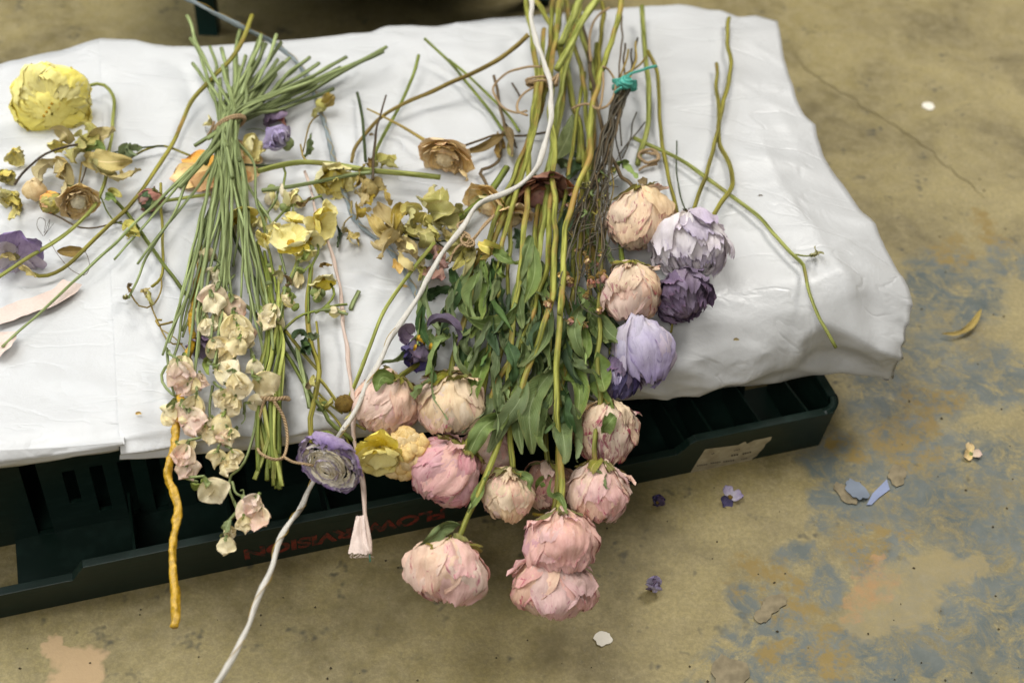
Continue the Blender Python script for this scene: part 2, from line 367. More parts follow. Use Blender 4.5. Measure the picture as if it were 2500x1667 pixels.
far_y = poly([(-250, 200), (0, 160), (80, 142), (160, 128), (243, 98), (330, 101), (385, 113), (470, 117), (560, 110), (700, 97), (850, 84), (903, 79), (946, 64), (1000, 62), (1063, 64), (1150, 52), (1275, 40), (1400, 30), (1509, 21), (1647, 13), (1754, 27), (1796, 43), (1839, 37), (1895, 52)])
cre_y = lambda x: 1050 + (x - 290) * (684 - 1050) / (2125 - 290.0)
hem_y = poly([(-250, 1190), (0, 1141), (150, 1134), (240, 1126), (292, 1121), (350, 1119), (483, 1105), (622, 1090), (708, 1082), (867, 1067), (1200, 1022), (1500, 978), (1700, 959), (1834, 932), (1964, 913), (2033, 906), (2121, 917), (2165, 921), (2200, 924)])
r_x = poly([(0, 1890), (60, 1900), (150, 1915), (240, 1940), (290, 1960), (318, 1990), (351, 1994), (400, 2010), (457, 2040), (500, 2071), (550, 2102), (584, 2136), (630, 2159), (680, 2194), (708, 2220), (733, 2233), (760, 2222)])
def sheet(name, x_left_far, x_left_near, x_right, dz, label, x_rn=None, hem_extra=0.0, right_open=True, seed=0, nS=150, nT=110, nD=34):
    """paper lying on the crate top, turning over the front edge and hanging; right edge free"""
    rows = []
    def wr(p, amp):
        a = p * .11; return amp * (.55 * n3(a.x, a.y, seed + .3) + .30 * ridge(p.x * .10 + .05 * p.y, p.y * .32, seed + 4.0) ** 3 + .22 * n3(p.x * .35, p.y * .5, seed + 9) + .30 * max(0, ridge(p.x * .07 - p.y * .03, p.y * .10 + p.x * .045, seed + 21) - .72) / .28 + .2 * max(0, ridge(p.x * .12 + p.y * .09, p.y * .14 - p.x * .05, seed + 27) - .78) / .22)
    F0 = []
    for i in range(nS + 1):
        s = i / nS; col = []
        x_far = x_left_far + ((1890 if right_open else x_right) - x_left_far) * s
        # the far end turned down behind
        p = on_z(x_far, far_y(x_far), H + dz - .2)
        for k in range(3): col.append(p + CN * (.5 + .2 * k) * (3 - k) * .6 - Vector((0, 0, 1.5 * (3 - k))))
        for j in range(nT + 1):
            t = j / nT
            yr = 52 + (733 - 52) * t; xr_ = r_x(yr) if right_open else x_right + ((x_rn or x_right) - x_right) * t
            xl_ = x_left_far + (x_left_near - x_left_far) * t
            x = xl_ + (xr_ - xl_) * s
            xm = min(x, 2125); yf = far_y(x_left_far + (1890 - x_left_far) * s if right_open else x); yc = cre_y(x) if x < 2125 else 684 + (x - 2125) * .46
            y = yf + (yc - yf) * t
            droop = 0.0
            if right_open and s > .92: u = (s - .92) / .08; droop = 2.1 * u * (.35 + .75 * t) * (.8 + .4 * n3(t * 5, 3.3))
            edge_b = max(0.0, 1 - t / .10); droop += .35 * edge_b ** 2
            q0 = on_z(x, y, H + dz - droop); q0.z += wr(q0, .34) * (1 - .0 * t)
            if t > .93: q0.z -= .35 * ((t - .93) / .07) ** 2
            col.append(q0)
        pc = col[-1].copy(); x_c = x
        # hang
        xh = x_left_near + ((2165 if right_open else (x_rn or x_right)) - x_left_near) * s
        yh = hem_y(xh) + hem_extra
        out = .9 + .5 * n3(xh * .006, seed + 2.0); base = CRE1 - CN * out
        ph = on_plane(xh, yh, base, CN)
        if right_open and xh > 2033: u = (xh - 2033) / 132.0; ph = on_plane(xh, yh, base - CN * .9 * u, CN)
        pm = None
        if right_open and xh > 2000: u = min(1, (xh - 2000) / 165.0); pm = on_plane(x_c + (2171 - 2232) * u, 730 + (808 - 730) * 1.0, base - CN * .2, CN)
        dl = (pc - ph).length
        for j in range(1, nD + 1):
            t = j / nD; q1 = pc.lerp(ph, t)
            if pm is not None: q2 = pc.lerp(pm, t / .42) if t < .42 else pm.lerp(ph, (t - .42) / .58); q1 = q1.lerp(q2, u)
            bulge = math.sin(math.pi * min(1, t * 1.15)) if t < .87 else 0
            bend = .55 * math.sin(math.pi * t) * min(1, dl / 5)
            fold = 0.0
            amp = min(1.0, dl / 4.5) * math.sin(math.pi * min(1.0, t * .98 + .02)) ** .7
            sx = q1.dot(CD)
            fold += 1.35 * amp * ridge(sx * .085 + t * .9, t * 1.7 - sx * .045, seed + 12.0)
            fold += .85 * amp * ridge(sx * .22 - t * 1.3, t * 2.6 + sx * .05, seed + 15.0)
            fold += .12 * amp * n3(sx * .9, t * 7, seed + 18)
            q1 = q1 - CN * (bend + fold * .8); col.append(q1)
        rows.append(col)
    if right_open:                                           # free right edge turned down out of sight
        last = rows[-1]; nT0 = 3 + nT
        for k in range(1, 4):
            rows.append([p + Vector((-.12 * k * k * .3, 0, -.9 * k)) * (1 if idx <= nT0 else max(0, 1 - (idx - nT0) / 10)) + Vector((0, 0, -.01 * k)) + EX * (-.1 * k) * (0 if idx <= nT0 else 1) for idx, p in enumerate(last)])
    nr = len(rows[0]); vs = [p for c in rows for p in c]
    fs = [(i * nr + j, i * nr + j + 1, (i + 1) * nr + j + 1, (i + 1) * nr + j) for i in range(len(rows) - 1) for j in range(nr - 1)]
    o = mk(name, vs, fs, TIS, None, at=vs[len(vs) // 2]); return tag(o, label, 'paper')
sheet('tissue_paper', -200, -230, 420, -.08, 'white tissue sheet at the left, tucked under the overlapping larger sheet', 300, hem_extra=-42, right_open=False, seed=0.0, nS=40, nT=60, nD=12)
sheet('tissue_paper', 243, 290, 0, 0.0, 'large white tissue sheet draped over the crate with crumpled front corner', seed=0.0)
for k in range(2):                                            # more of the stack seen at its left front edge
    sheet('tissue_paper', -200, -230, 400, -.26 - .12 * k, ['white tissue sheet second in the stack at lower left', 'white tissue sheet lowest in the stack at lower left'][k], 286, hem_extra=-37 + 4 * k, right_open=False, seed=0.0, nS=24, nT=16, nD=6)

# green metal stool behind, only its feet reach into view
stool = thing('metal_stool', 'dark green metal stool whose legs stand behind the paper', 'stool', on_z(900, -60, 0))
GM = plain('dark_green_enamel', '#0e2f2b', .45, .1, 40, .3)
b0, b1 = on_z(508, 88, 0), on_z(1318, 16, 0)
for bb, w_ in ((b0, .8), (b1, .8)):
    for dy in (0, 30):
        v, f = box_vf((bb.x - w_, bb.y + dy, 0), (bb.x + w_, bb.y + dy + 1.2, 11.0)); mk('leg', v, f, GM, stool, smooth=False)
v, f = box_vf((b0.x + 1.0, b0.y + 20, 1.0), (b1.x - 1.0, b0.y + 21, 10.9)); mk('shade_panel', v, f, GM, stool, smooth=False)  # added out of sight to block light and deepen the shade
v, f = box_vf((b0.x - 7.0, on_z(900, -22, 11.0).y, 11.0), (b1.x + 1.5, b0.y + 36, 12.5)); mk('seat', v, f, GM, stool, smooth=False)  # unseen seat, set low and wide to shade the floor below
# ================================================================== plant materials
def petal_mat(name, base, tip, streak=None, samt=.5, edge=None, vein=.35, trans=.14, rough=.72, spots=None, vary=.08):
    q = NT(name); uv = q.uvr(); u, v = q.uvsplit(); rnd = q.rnd()
    lo = q.noise(q.uvr(1.6, 1.6), 1.6, 4, .6, .5); fi = q.noise(q.uvr(4.5, 1.5), 2.0, 4, .7, 1.2); gr = q.noise(q.uvr(4, 4), 5, 4, .75)
    k = q.math('ADD', q.math('MULTIPLY', v, .55), q.math('MULTIPLY', lo, .75))
    c = q.mix(q.ramp(k, .35, .95), lin(base), lin(tip))
    c = q.mix(q.math('MULTIPLY', q.ramp(fi, .42, .66), min(.8, vein * 1.25)), c, q.hsv(c, .49, 1.25, .74)); c = q.mix(q.math('MULTIPLY', q.ramp(gr, .5, .75), .35), c, q.hsv(c, .51, .75, 1.18))
    au = q.math('ABSOLUTE', q.math('SUBTRACT', u, .5)); ed = q.math('MAXIMUM', q.math('MULTIPLY', au, 2.0), v)
    if edge:
        c = q.mix(q.math('MULTIPLY', q.ramp(q.math('ADD', ed, q.math('MULTIPLY', lo, .35)), 1.10, 1.30), .8), c, lin(edge))
    if streak:
        sm = q.noise(q.uvr(2.6, 1.3), 2.2, 4, .7, 1.4)
        sm = q.math('ADD', sm, q.math('MULTIPLY', q.ramp(ed, .5, 1.0), .10))
        c = q.mix(q.math('MULTIPLY', q.ramp(sm, .70 - .12 * samt, .80 - .12 * samt), .8), c, lin(streak))
    if spots: c = q.mix(q.math('MULTIPLY', q.ramp(gr, .62, .72), .6), c, lin(spots))
    c = q.hsv(c, .5, q.math('ADD', q.math('MULTIPLY', rnd, .3), .85), q.math('ADD', q.math('MULTIPLY', rnd, vary * 2), 1 - vary))
    q.put(q.b.inputs['Base Color'], c); q.b.inputs['Roughness'].default_value = rough; q.b.inputs['Specular IOR Level'].default_value = .22
    q.bump(q.math('ADD', q.math('MULTIPLY', fi, 1.0), q.math('MULTIPLY', gr, .3)), .5, .0012)
    q.translucent(c, trans); return q.m
def leaf_mat(name, a, b, dry=None, rough=.6, back=None):
    q = NT(name); u, v = q.uvsplit(); rnd = q.rnd(); lo = q.noise(q.uvr(1.2, 3), 1.5, 4, .6); gr = q.noise(q.uvr(8, 20), 3, 3, .7)
    au = q.math('ABSOLUTE', q.math('SUBTRACT', u, .5))
    # side veins run out and forward from the midrib
    ph = q.math('ADD', q.math('MULTIPLY', v, 62.0), q.math('MULTIPLY', au, -34.0)); ph = q.math('ADD', ph, q.math('MULTIPLY', lo, 5.0))
    ve = q.math('POWER', q.math('ABSOLUTE', q.math('SINE', ph)), .35)
    mid = q.ramp(au, .0, .035)
    c = q.mix(q.ramp(lo, .3, .7), lin(a), lin(b)); c = q.mix(q.math('MULTIPLY', q.math('SUBTRACT', 1.0, ve), .35), c, q.hsv(lin(b), .5, .8, 1.5))
    c = q.mix(mid, q.hsv(lin(b), .49, .8, 1.6), c)
    if dry:
        dm = q.math('ADD', gr, q.math('MULTIPLY', q.ramp(q.math('MAXIMUM', q.math('MULTIPLY', au, 2), v), .6, 1.0), .2)); c = q.mix(q.math('MULTIPLY', q.ramp(dm, .62, .78), .7), c, lin(dry))
    if back:
        g = q.new('ShaderNodeNewGeometry'); c = q.mix(g.outputs['Backfacing'], c, lin(back))
    c = q.hsv(c, .5, q.math('ADD', q.math('MULTIPLY', rnd, .3), .82), q.math('ADD', q.math('MULTIPLY', rnd, .35), .82))
    q.put(q.b.inputs['Base Color'], c); q.b.inputs['Roughness'].default_value = rough; q.b.inputs['Specular IOR Level'].default_value = .3
    q.bump(q.math('ADD', q.math('MULTIPLY', ve, .8), q.math('MULTIPLY', gr, .3)), .32, .0007); q.translucent(c, .12); return q.m
def stem_mat(name, a, b, brown=None, bamt=.5, rough=.55):
    q = NT(name); u, v = q.uvsplit(); lo = q.noise(q.uvr(.4, .35), 1.0, 4, .6); st = q.noise(q.uvr(3.5, .22), 1.8, 3, .6); gr = q.noise(q.uvr(3, 1.3), 3, 3, .7)
    c = q.mix(q.ramp(st, .38, .62), q.hsv(lin(a), .49, 1.0, .62), lin(b))
    if brown: c = q.mix(q.math('MULTIPLY', q.ramp(lo, .66 - .2 * bamt, .80 - .2 * bamt), .75), c, lin(brown))
    c = q.mix(q.math('MULTIPLY', q.ramp(gr, .66, .74), .5), c, q.hsv(lin(a), .47, 1, .45))
    c = q.hsv(c, .5, 1.0, q.math('ADD', q.math('MULTIPLY', q.rnd(), .5), .65))
    q.put(q.b.inputs['Base Color'], c); q.b.inputs['Roughness'].default_value = rough; q.b.inputs['Specular IOR Level'].default_value = .25
    q.bump(q.math('ADD', st, q.math('MULTIPLY', gr, .3)), .35, .0007); return q.m
def fibre_mat(name, a, b, rough=.9, turns=3.0, k=30.0, amt=.6):
    q = NT(name); u, v = q.uvsplit(); t = q.math('SINE', q.math('MULTIPLY', q.math('ADD', q.math('MULTIPLY', u, turns), q.math('MULTIPLY', v, k / 6.283)), 6.283)); n = q.noise(q.uvr(20, 3), 4, 4, .7)
    c = q.mix(q.ramp(q.math('ADD', q.math('MULTIPLY', t, .4 * amt), n), .25, .85), lin(a), lin(b)); q.put(q.b.inputs['Base Color'], c); q.b.inputs['Roughness'].default_value = rough
    q.b.inputs['Specular IOR Level'].default_value = .15; q.bump(q.math('ADD', q.math('MULTIPLY', t, amt), n), .7, .0010); return q.m

MT = dict(
    pink=petal_mat('peony_pink', '#e2bfa8', '#e3b6b0', '#b04468', .42, None, .32, spots=None),
    rosepink=petal_mat('peony_rose_pink', '#dcb2aa', '#dba3a8', '#b04468', .42),
    blush=petal_mat('peony_blush', '#e4cbb0', '#e2c0ae', '#a53a5c', .4),
    cream=petal_mat('peony_cream', '#dfc8a0', '#e0c6a6', '#a04058', .16),
    ivory=petal_mat('peony_ivory', '#e4d0b2', '#e0c3a4', '#96274f', .65, '#8d2a4a'),
    varieg=petal_mat('peony_cream_magenta', '#e0cfb4', '#d9bda6', '#8e1f4c', 1.25, '#8b2148'),
    dusky=petal_mat('peony_dusky', '#b08c74', '#a97e74', '#6e2338', .5),
    lilac=petal_mat('petal_lilac', '#d2c7ca', '#c2b4c6', '#8a799f', .2, '#8d7da3', .4),
    palelilac=petal_mat('petal_pale_lilac', '#e6dfd6', '#e0d6da', '#a99bb8', .12, '#b0a2bc', .2),
    purple=petal_mat('petal_purple', '#cbc4cc', '#aea0c2', '#6a5c86', .25, '#6d5f8a', .5),
    darkpurple=petal_mat('petal_dark_purple', '#544a58', '#75647a', '#2c2634', .4, '#8f6a80', .6, .06),
    indigo=petal_mat('petal_indigo', '#3a3550', '#5a5078', '#1d1a30', .4, None, .6, .06),
    mauvegrey=petal_mat('petal_mauve_grey', '#8a7c82', '#94829a', '#54485c', .4, None, .6),
    rosette=petal_mat('petal_rosette', '#f2eac8', '#e2d9cf', None, 0, '#8d7ba8', .2),
    violet=petal_mat('petal_violet', '#b3a3b8', '#9884ac', '#6d5c86', .3, '#6a5986', .6),
    yellow=petal_mat('petal_yellow', '#f2e480', '#f4e894', '#d0aa40', .05, None, .18),
    lemon=petal_mat('petal_lemon', '#ecd964', '#eede84', '#b8a23e', .12, None, .35),
    paleyellow=petal_mat('petal_pale_yellow', '#ece29c', '#eae0a4', '#c4b45c', .15, None, .3),
    orange=petal_mat('petal_orange', '#f0bc62', '#eeb878', '#c46a48', .3, '#c4705a', .3),
    tanrose=petal_mat('petal_tan_rose', '#edd08a', '#eed3a0', '#cc8c78', .25, '#c98c78', .35),
    tan=petal_mat('petal_tan', '#e2c486', '#e6cc98', '#a88448', .2, None, .55),
    maroon=petal_mat('petal_maroon', '#935a4e', '#a87a5c', '#5e2a30', .6, '#4f2028', .6, .06),
    olive=petal_mat('petal_olive', '#a08e4c', '#ae9a5a', '#7d6634', .35, None, .55, rough=.7),
    khaki=petal_mat('petal_khaki', '#b3a066', '#bda872', '#8d7540', .3, None, .5),
    peacream=petal_mat('pea_cream', '#eee0ac', '#f0e2be', '#d8b49c', .25, None, .3, .2),
    peapink=petal_mat('pea_pink', '#ecdcba', '#eecfc0', '#d4a4a6', .4, None, .3, .2),
    green=leaf_mat('leaf_green', '#536430', '#6f8046', '#7a743e', back='#84945c'),
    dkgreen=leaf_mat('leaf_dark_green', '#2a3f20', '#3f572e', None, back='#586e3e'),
    olleaf=leaf_mat('leaf_olive', '#938c4a', '#ada760', '#9d7f40', back='#b5ae70'),
    dryleaf=leaf_mat('leaf_dry_tan', '#a99a60', '#bba970', '#8d7644', back='#c0b07c'),
    ygleaf=leaf_mat('leaf_yellow_green', '#c2b858', '#d0c26c', '#cfa452', back='#cfc480'),
    brleaf=leaf_mat('leaf_brown', '#6b5632', '#86703c', '#4a3526'),
    sepal=leaf_mat('sepal_green_maroon', '#65692c', '#8a8338', '#5c2632'),
    calyx=leaf_mat('calyx_green', '#6f7c3c', '#8c9854', None),
    s_peony=stem_mat('stem_peony', '#757a2c', '#a3a34c', '#9a7440', .85),
    s_lime=stem_mat('stem_lime', '#86903a', '#b0b460', '#8a7a3c', .5),
    s_olive=stem_mat('stem_olive', '#77712a', '#8f8836', '#8a6a34', .4),
    s_pea=stem_mat('stem_sweet_pea', '#76844c', '#98a46e', None),
    s_green=stem_mat('stem_green', '#5d6a2c', '#7d8838', '#6a5c28', .3),
    s_dark=stem_mat('stem_dark', '#2f3a1e', '#44502a', '#2c2a1e', .4),
    s_brown=stem_mat('stem_brown', '#4f4230', '#6b5a3e', '#33291f', .5),
    s_grey=stem_mat('stem_grey_brown', '#4c463a', '#6d6552', '#3a3026', .5),
    s_tan=stem_mat('stem_tan', '#93803c', '#a8924a', '#7d6234', .4),
    twine=fibre_mat('jute_twine', '#a78a64', '#ccb08a', k=40.0), cord=fibre_mat('white_paper_cord', '#d0cabd', '#dcd7cb', .75, 1.0, 4.0, .28),
    teal=fibre_mat('teal_yarn', '#4ba795', '#76c9b4', k=30.0), ribbon=fibre_mat('pink_silk_wrap', '#d0b8a8', '#dac4b4', .6, 1.0, 4.5, .3),
    blue=fibre_mat('grey_blue_wrap', '#7d8789', '#98a0a0', .5, 1.0, 3.5, .35), gold=plain('gold_flake', '#d2a51e', .42, 1.0, 420, .5, .6),
    silk=plain('pale_silk', '#d3bfb2', .6, .25, 900, .12), wire=plain('green_wire', '#1f5a44', .4), goldthread=plain('gold_thread', '#a88a3c', .35),
    seed=plain('seed_brown', '#7a6128', .9, .8, 600, .5), stamen=plain('stamen_gold', '#b78f1e', .8, .6, 700, .4))

# ================================================================== plant shapes (all in world centimetres)
RNG = random.Random(11)
def tube(name, pts, rad, mat, parent=None, ns=8, step=.45, wob=.03, cap=True, rfun=None, seed=None, at=None, lump=0.0, twist=0.0):
    L = plen(pts); n = max(6, min(420, int(L / step))); c = crspline(pts, n); seed = RNG.random() * 50 if seed is None else seed
    vs, uv, fs = [], [], []; nrm = None
    for i, p in enumerate(c):
        t = (c[min(i + 1, n)] - c[max(i - 1, 0)]).normalized()
        if nrm is None: nrm = t.orthogonal().normalized()
        nrm = (nrm - t * nrm.dot(t)).normalized(); b = t.cross(nrm)
        s = i / n; r = rad if not isinstance(rad, tuple) else rad[0] + (rad[1] - rad[0]) * s
        if rfun: r *= rfun(s)
        r *= 1 + .13 * n3(i * step * .35, seed + 40) + .07 * n3(i * step * 1.4, seed + 44)
        if wob: p = p + Vector((n3(i * step * .5, seed), n3(i * step * .5, seed + 7), .3 * n3(i * step * .5, seed + 13))) * wob * 2
        for k in range(ns + 1):
            a = 2 * math.pi * k / ns; rr = r * (1 + (twist * math.cos(2 * a + i * step * 1.7) if twist else (0 if lump else .10) * math.cos(a * 3 + seed)) + (lump * (n3(i * step * 1.6, math.cos(a) * 1.1, seed + math.sin(a) * 1.1) + .5 * n3(i * step * 4.5, math.cos(a) * 2.2, seed + math.sin(a) * 2.2)) if lump else 0))
            vs.append(p + (nrm * math.cos(a) + b * math.sin(a)) * rr); uv.append((k / ns, L * s))
        if i:
            for k in range(ns): fs.append(((i - 1) * (ns + 1) + k, (i - 1) * (ns + 1) + k + 1, i * (ns + 1) + k + 1, i * (ns + 1) + k))
    if cap: fs.append(tuple(range(ns - 1, -1, -1))); fs.append(tuple(n * (ns + 1) + k for k in range(ns)))
    return mk(name, vs, fs, mat, parent, uv, at=at)
def frame(axis, hint=None):
    z = Vector(axis).normalized(); h = Vector(hint) if hint is not None else Vector((0, 0, 1))
    x = h - z * h.dot(z)
    if x.length < 1e-3: x = z.orthogonal()
    x.normalize(); return x, z.cross(x), z                     # x = towards the hint
def globe_petal(name, cen, ax, R, phi, half, th0, th1, mat, parent, seed, flare=.0, wr=.05, sc=(1, 1, 1), curl=0.0, nu=12, nv=13, jag=.08, gs=None):
    X, Y, Z = ax; vs, uv = [], []
    for j in range(nv + 1):
        v = j / nv
        for i in range(nu + 1):
            u = 2 * i / nu - 1
            tip = th1 * (1 - .07 * abs(u) ** 3 + jag * n3(u * 2.3, seed, 1.7) + jag * .7 * n3(u * 6, seed, 5.7)); th = th0 + (tip - th0) * v
            hw = half * (.70 + .30 * math.sin(math.pi * min(1, .25 + v * .75))) * (1 - .25 * max(0, v - .8) / .2)
            a = phi + u * hw + .10 * n3(v * 2, seed, 3.1)
            sx, sy = a * 1.6, th * 1.4
            d = wr * (1.5 * n3(sx * .8, sy * .8, seed) + .8 * ridge(sx * 1.7, sy * .9, seed + 9) + .55 * ridge(sx * 3.4, sy * 1.6, seed + 17) + .28 * ridge(sx * 6.5 + sy * 2, sy * 3.5, seed + 23))
            d += flare * max(0, v - .62) ** 1.5 * 2.2 * (.6 + .7 * n3(u * 1.7, seed + 2)) - curl * max(0, v - .7) ** 1.5
            d += .05 * abs(u) ** 5 * (n3(v * 3, seed + 30, u) + .35)
            r = R * (1 + d)
            if gs is not None:
                gx, gy, gz = math.cos(a) * math.sin(th), math.sin(a) * math.sin(th), math.cos(th); r *= 1 + .20 * n3(gx * 1.1 + gs, gy * 1.1, gz * 1.1) + .085 * ridge(gx * 2.1 + gs, gy * 2.1, gz * 1.3) + .045 * ridge(gx * 4.5, gy * 4.5 + gs, gz * 2.5)
            # petal base gathers near the stem
            st = math.sin(th); p = X * (math.cos(a) * st * sc[0]) + Y * (math.sin(a) * st * sc[1]) - Z * (math.cos(th) * sc[2])
            vs.append(cen + p * r); uv.append((i / nu, v))
    return mk(name, vs, grid_faces(nu, nv), mat, parent, uv)
def globe_core(name, cen, ax, R, mat, parent, seed, sc=(1, 1, 1), nu=20, nv=12, wr=.12):
    X, Y, Z = ax; vs, uv = [], []
    for j in range(nv + 1):
        th = .05 + (math.pi - .1) * j / nv
        for i in range(nu + 1):
            a = 2 * math.pi * (i % nu) / nu; st = math.sin(th); dr = Vector((math.cos(a) * st, math.sin(a) * st, math.cos(th)))
            r = R * (1 + wr * ridge(dr.x * 2.2, dr.y * 2.2, dr.z * 2.2 + seed) + wr * .5 * ridge(dr.x * 6, dr.y * 6, dr.z * 6 + seed))
            vs.append(cen + (X * dr.x * sc[0] + Y * dr.y * sc[1] - Z * dr.z * sc[2]) * r); uv.append((i / nu, j / nv))
    return mk(name, vs, grid_faces(nu, nv), mat, parent, uv)
def patch(name, base, X, Y, Z, L, Wd, mat, parent, seed, bend=.6, cup=.4, ruf=.12, wr=.06, nu=10, nv=12, shape=1.0, notch=.06, tw=0.0, neck=.25, curlx=0.0):
    """free petal: starts at base, runs along Y, spreads along X, curves towards Z"""
    vs, uv = [], []
    pos = Vector((0, 0, 0)); ang = 0.0; pts = []
    for j in range(nv + 1):
        v = j / nv; a = bend * (v ** 1.3) * 1.5 + .12 * n3(v * 2.2, seed, .4); pts.append((pos.y, pos.z, a)); pos = pos + Vector((0, math.cos(a), math.sin(a))) * (L / nv)
    for j in range(nv + 1):
        v = j / nv; y0, z0, a = pts[j]; pk = .60 * shape; e = (1 - (1 - v / pk) ** 2) ** .62 if v < pk else math.sqrt(max(.02, 1 - ((v - pk) / (1.0 - pk)) ** 2.4 * .94))
        wd = Wd * (neck + (1 - neck) * e) if v < pk else Wd * e
        tt = tw * v
        for i in range(nu + 1):
            u = 2 * i / nu - 1; x = u * wd; yy = y0 - notch * L * (max(0, v - .6) / .4) * (1.2 * u * u - .9 * n3(u * 2.6, seed, 6.2))
            zz = cup * wd * (u * u) + ruf * L * max(0, v - .15) * abs(u) ** .8 * n3(v * 3.4 + u, seed + 11, u * 1.1) * 1.8
            zz += wr * L * (1.2 * n3(u * 1.2, v * 1.5, seed) + .8 * ridge(u * 1.5, v * .9, seed + 5) * v + .4 * ridge(u * 4, v * 2.0, seed + 8))
            if curlx: q = curlx * u; x, zz = (math.sin(q) / curlx) * wd, zz + (1 - math.cos(q)) / abs(curlx) * wd
            xx = x * math.cos(tt) - zz * math.sin(tt); zz = x * math.sin(tt) + zz * math.cos(tt)
            p = X * xx + Y * (yy - math.sin(a) * zz) + Z * (z0 + math.cos(a) * zz); vs.append(base + p); uv.append((i / nu, v))
    return mk(name, vs, grid_faces(nu, nv), mat, parent, uv)
def leaf(name, pts, wd, mat, parent, seed=None, tw=(0, 0), fold=.35, ruf=.18, nu=8, nv=20, up=None, prof=.9, lobes=0.0):
    """leaf along a path of world points; tw = twist at base and tip (radians)"""
    seed = RNG.random() * 80 if seed is None else seed; c = crspline(pts, nv); vs, uv = [], []; L = plen(pts)
    for j, p in enumerate(c):
        v = j / nv; t = (c[min(j + 1, nv)] - c[max(j - 1, 0)]).normalized()
        n0 = (CAMP - p).normalized() if up is None else Vector(up); n0 = (n0 - t * n0.dot(t)).normalized(); s0 = t.cross(n0)
        a = tw[0] + (tw[1] - tw[0]) * v + .55 * n3(v * 2.4, seed, .7); s = s0 * math.cos(a) + n0 * math.sin(a); n = n0 * math.cos(a) - s0 * math.sin(a)
        w_ = wd * .5 * (math.sin(math.pi * (v ** prof) * .97 + .03) ** .8 + .03) * (1 + .12 * n3(v * 5, seed + 3) + (lobes * ridge(v * 3.2, seed, 2.2) if lobes else 0))
        fo = fold * (.6 + .8 * abs(n3(v * 1.8, seed + 6)))
        for i in range(nu + 1):
            u = 2 * i / nu - 1; h = abs(u) * fo * w_ * 1.5 - .5 * fo * w_ + ruf * wd * abs(u) * n3(v * 5.5, u * 1.3, seed) + .11 * wd * ridge(v * 7 - abs(u) * 2.2, u * .4, seed + 20)
            vs.append(p + s * (u * w_) + n * h); uv.append((i / nu, v))
    return mk(name, vs, grid_faces(nu, nv), mat, parent, uv)
def blob(name, cen, R, mat, parent, seed, sc=(1, 1, 1), wr=.25, fq=2.0, nu=12, nv=8):
    return globe_core(name, cen, (Vector((1, 0, 0)), Vector((0, 1, 0)), Vector((0, 0, 1))), R, mat, parent, seed, sc, nu, nv, wr)
def path(f, pts, h):
    """photo points of one enlarged view -> world points; a point may carry its own height"""
    out = []; n = len(pts)
    for k, p in enumerate(pts):
        fr = f; q = p
        if isinstance(p[0], str): fr, q = p[0], p[1:]
        hh = q[2] if len(q) > 2 else (h if not isinstance(h, (list, tuple)) else h[0] + (h[1] - h[0]) * k / (n - 1))
        x, y = P(fr, q[0], q[1]); out.append(W(x, y, hh))
    return out
def W3(f, x, y, h=0.0): a, b = P(f, x, y); return W(a, b, h)
def img_dir(p, dx, dy, out=0.0):
    """world direction that runs (dx, dy) in the picture, tipped towards the viewer by out"""
    v = RT * dx - UP * dy; v.normalize(); return (v - FW * out).normalized()

# ------------------------------------------------------------------ bloom builders; each returns the part 'bloom' with its petals below it
def peony_bloom(root, cen, axis, R, mat, seed, mats=None, full=1.0, sc=(1, 1, 1), open_=0.0, sep=True):
    rg = random.Random(seed); ax = frame(axis, -FW); MM = mats or [MT[mat]]; pick = lambda: rg.choice(MM)
    core = globe_core('bloom', cen + ax[2] * R * .08, ax, R * .70, pick(), root, seed, sc, wr=.10)
    tt = rg.random() * 6
    lay = [(9, .80, .40, 2.75, .60), (8, .86, .20, 2.60, .70), (7, .91, .12, 2.42, .80), (6, .95, .08, 2.25, .90), (6, .985, .06, 2.0, .85), (4, 1.01, .05, 1.5, .75)]
    for li, (n, rr, t0, t1, hf) in enumerate(lay):
        for k in range(n):
            ph = tt + 2 * math.pi * (k + .3 * rg.uniform(-1, 1)) / n + li * .7
            globe_petal('petal', cen, ax, R * (rr + .02 * rg.random()), ph, hf * rg.uniform(.85, 1.2), t0, t1 * rg.uniform(.86, 1.12) * full, pick(), core, seed + li * 10 + k * 1.37,
                        flare=rg.uniform(-.22, .20) * (1 + 2 * open_) if li >= 2 else -.05, wr=rg.uniform(.03, .055), sc=sc, nu=20, nv=18, jag=.09, gs=seed * 3.1)
    for k in range(3):                                         # loose small petals at the stem end
        ph = rg.random() * 6.28; globe_petal('petal', cen, ax, R * rg.uniform(1.02, 1.08), ph, rg.uniform(.25, .42), .10, rg.uniform(.7, 1.15), pick(), core, seed + 70 + k, flare=rg.uniform(.1, .5), wr=.09, sc=sc, nu=10, nv=10, jag=.2, gs=seed * 3.1)
    if sep:
        for k in range(5):
            ph = tt + k * 1.26 + rg.uniform(-.3, .3); globe_petal('sepal', cen, ax, R * 1.06, ph, rg.uniform(.3, .6), .03, rg.uniform(.45, .85), MT['sepal'], root, seed + 90 + k, flare=rg.uniform(.0, .5), wr=.07, sc=sc, nu=8, nv=8, jag=.2, gs=seed * 3.1)
    return core
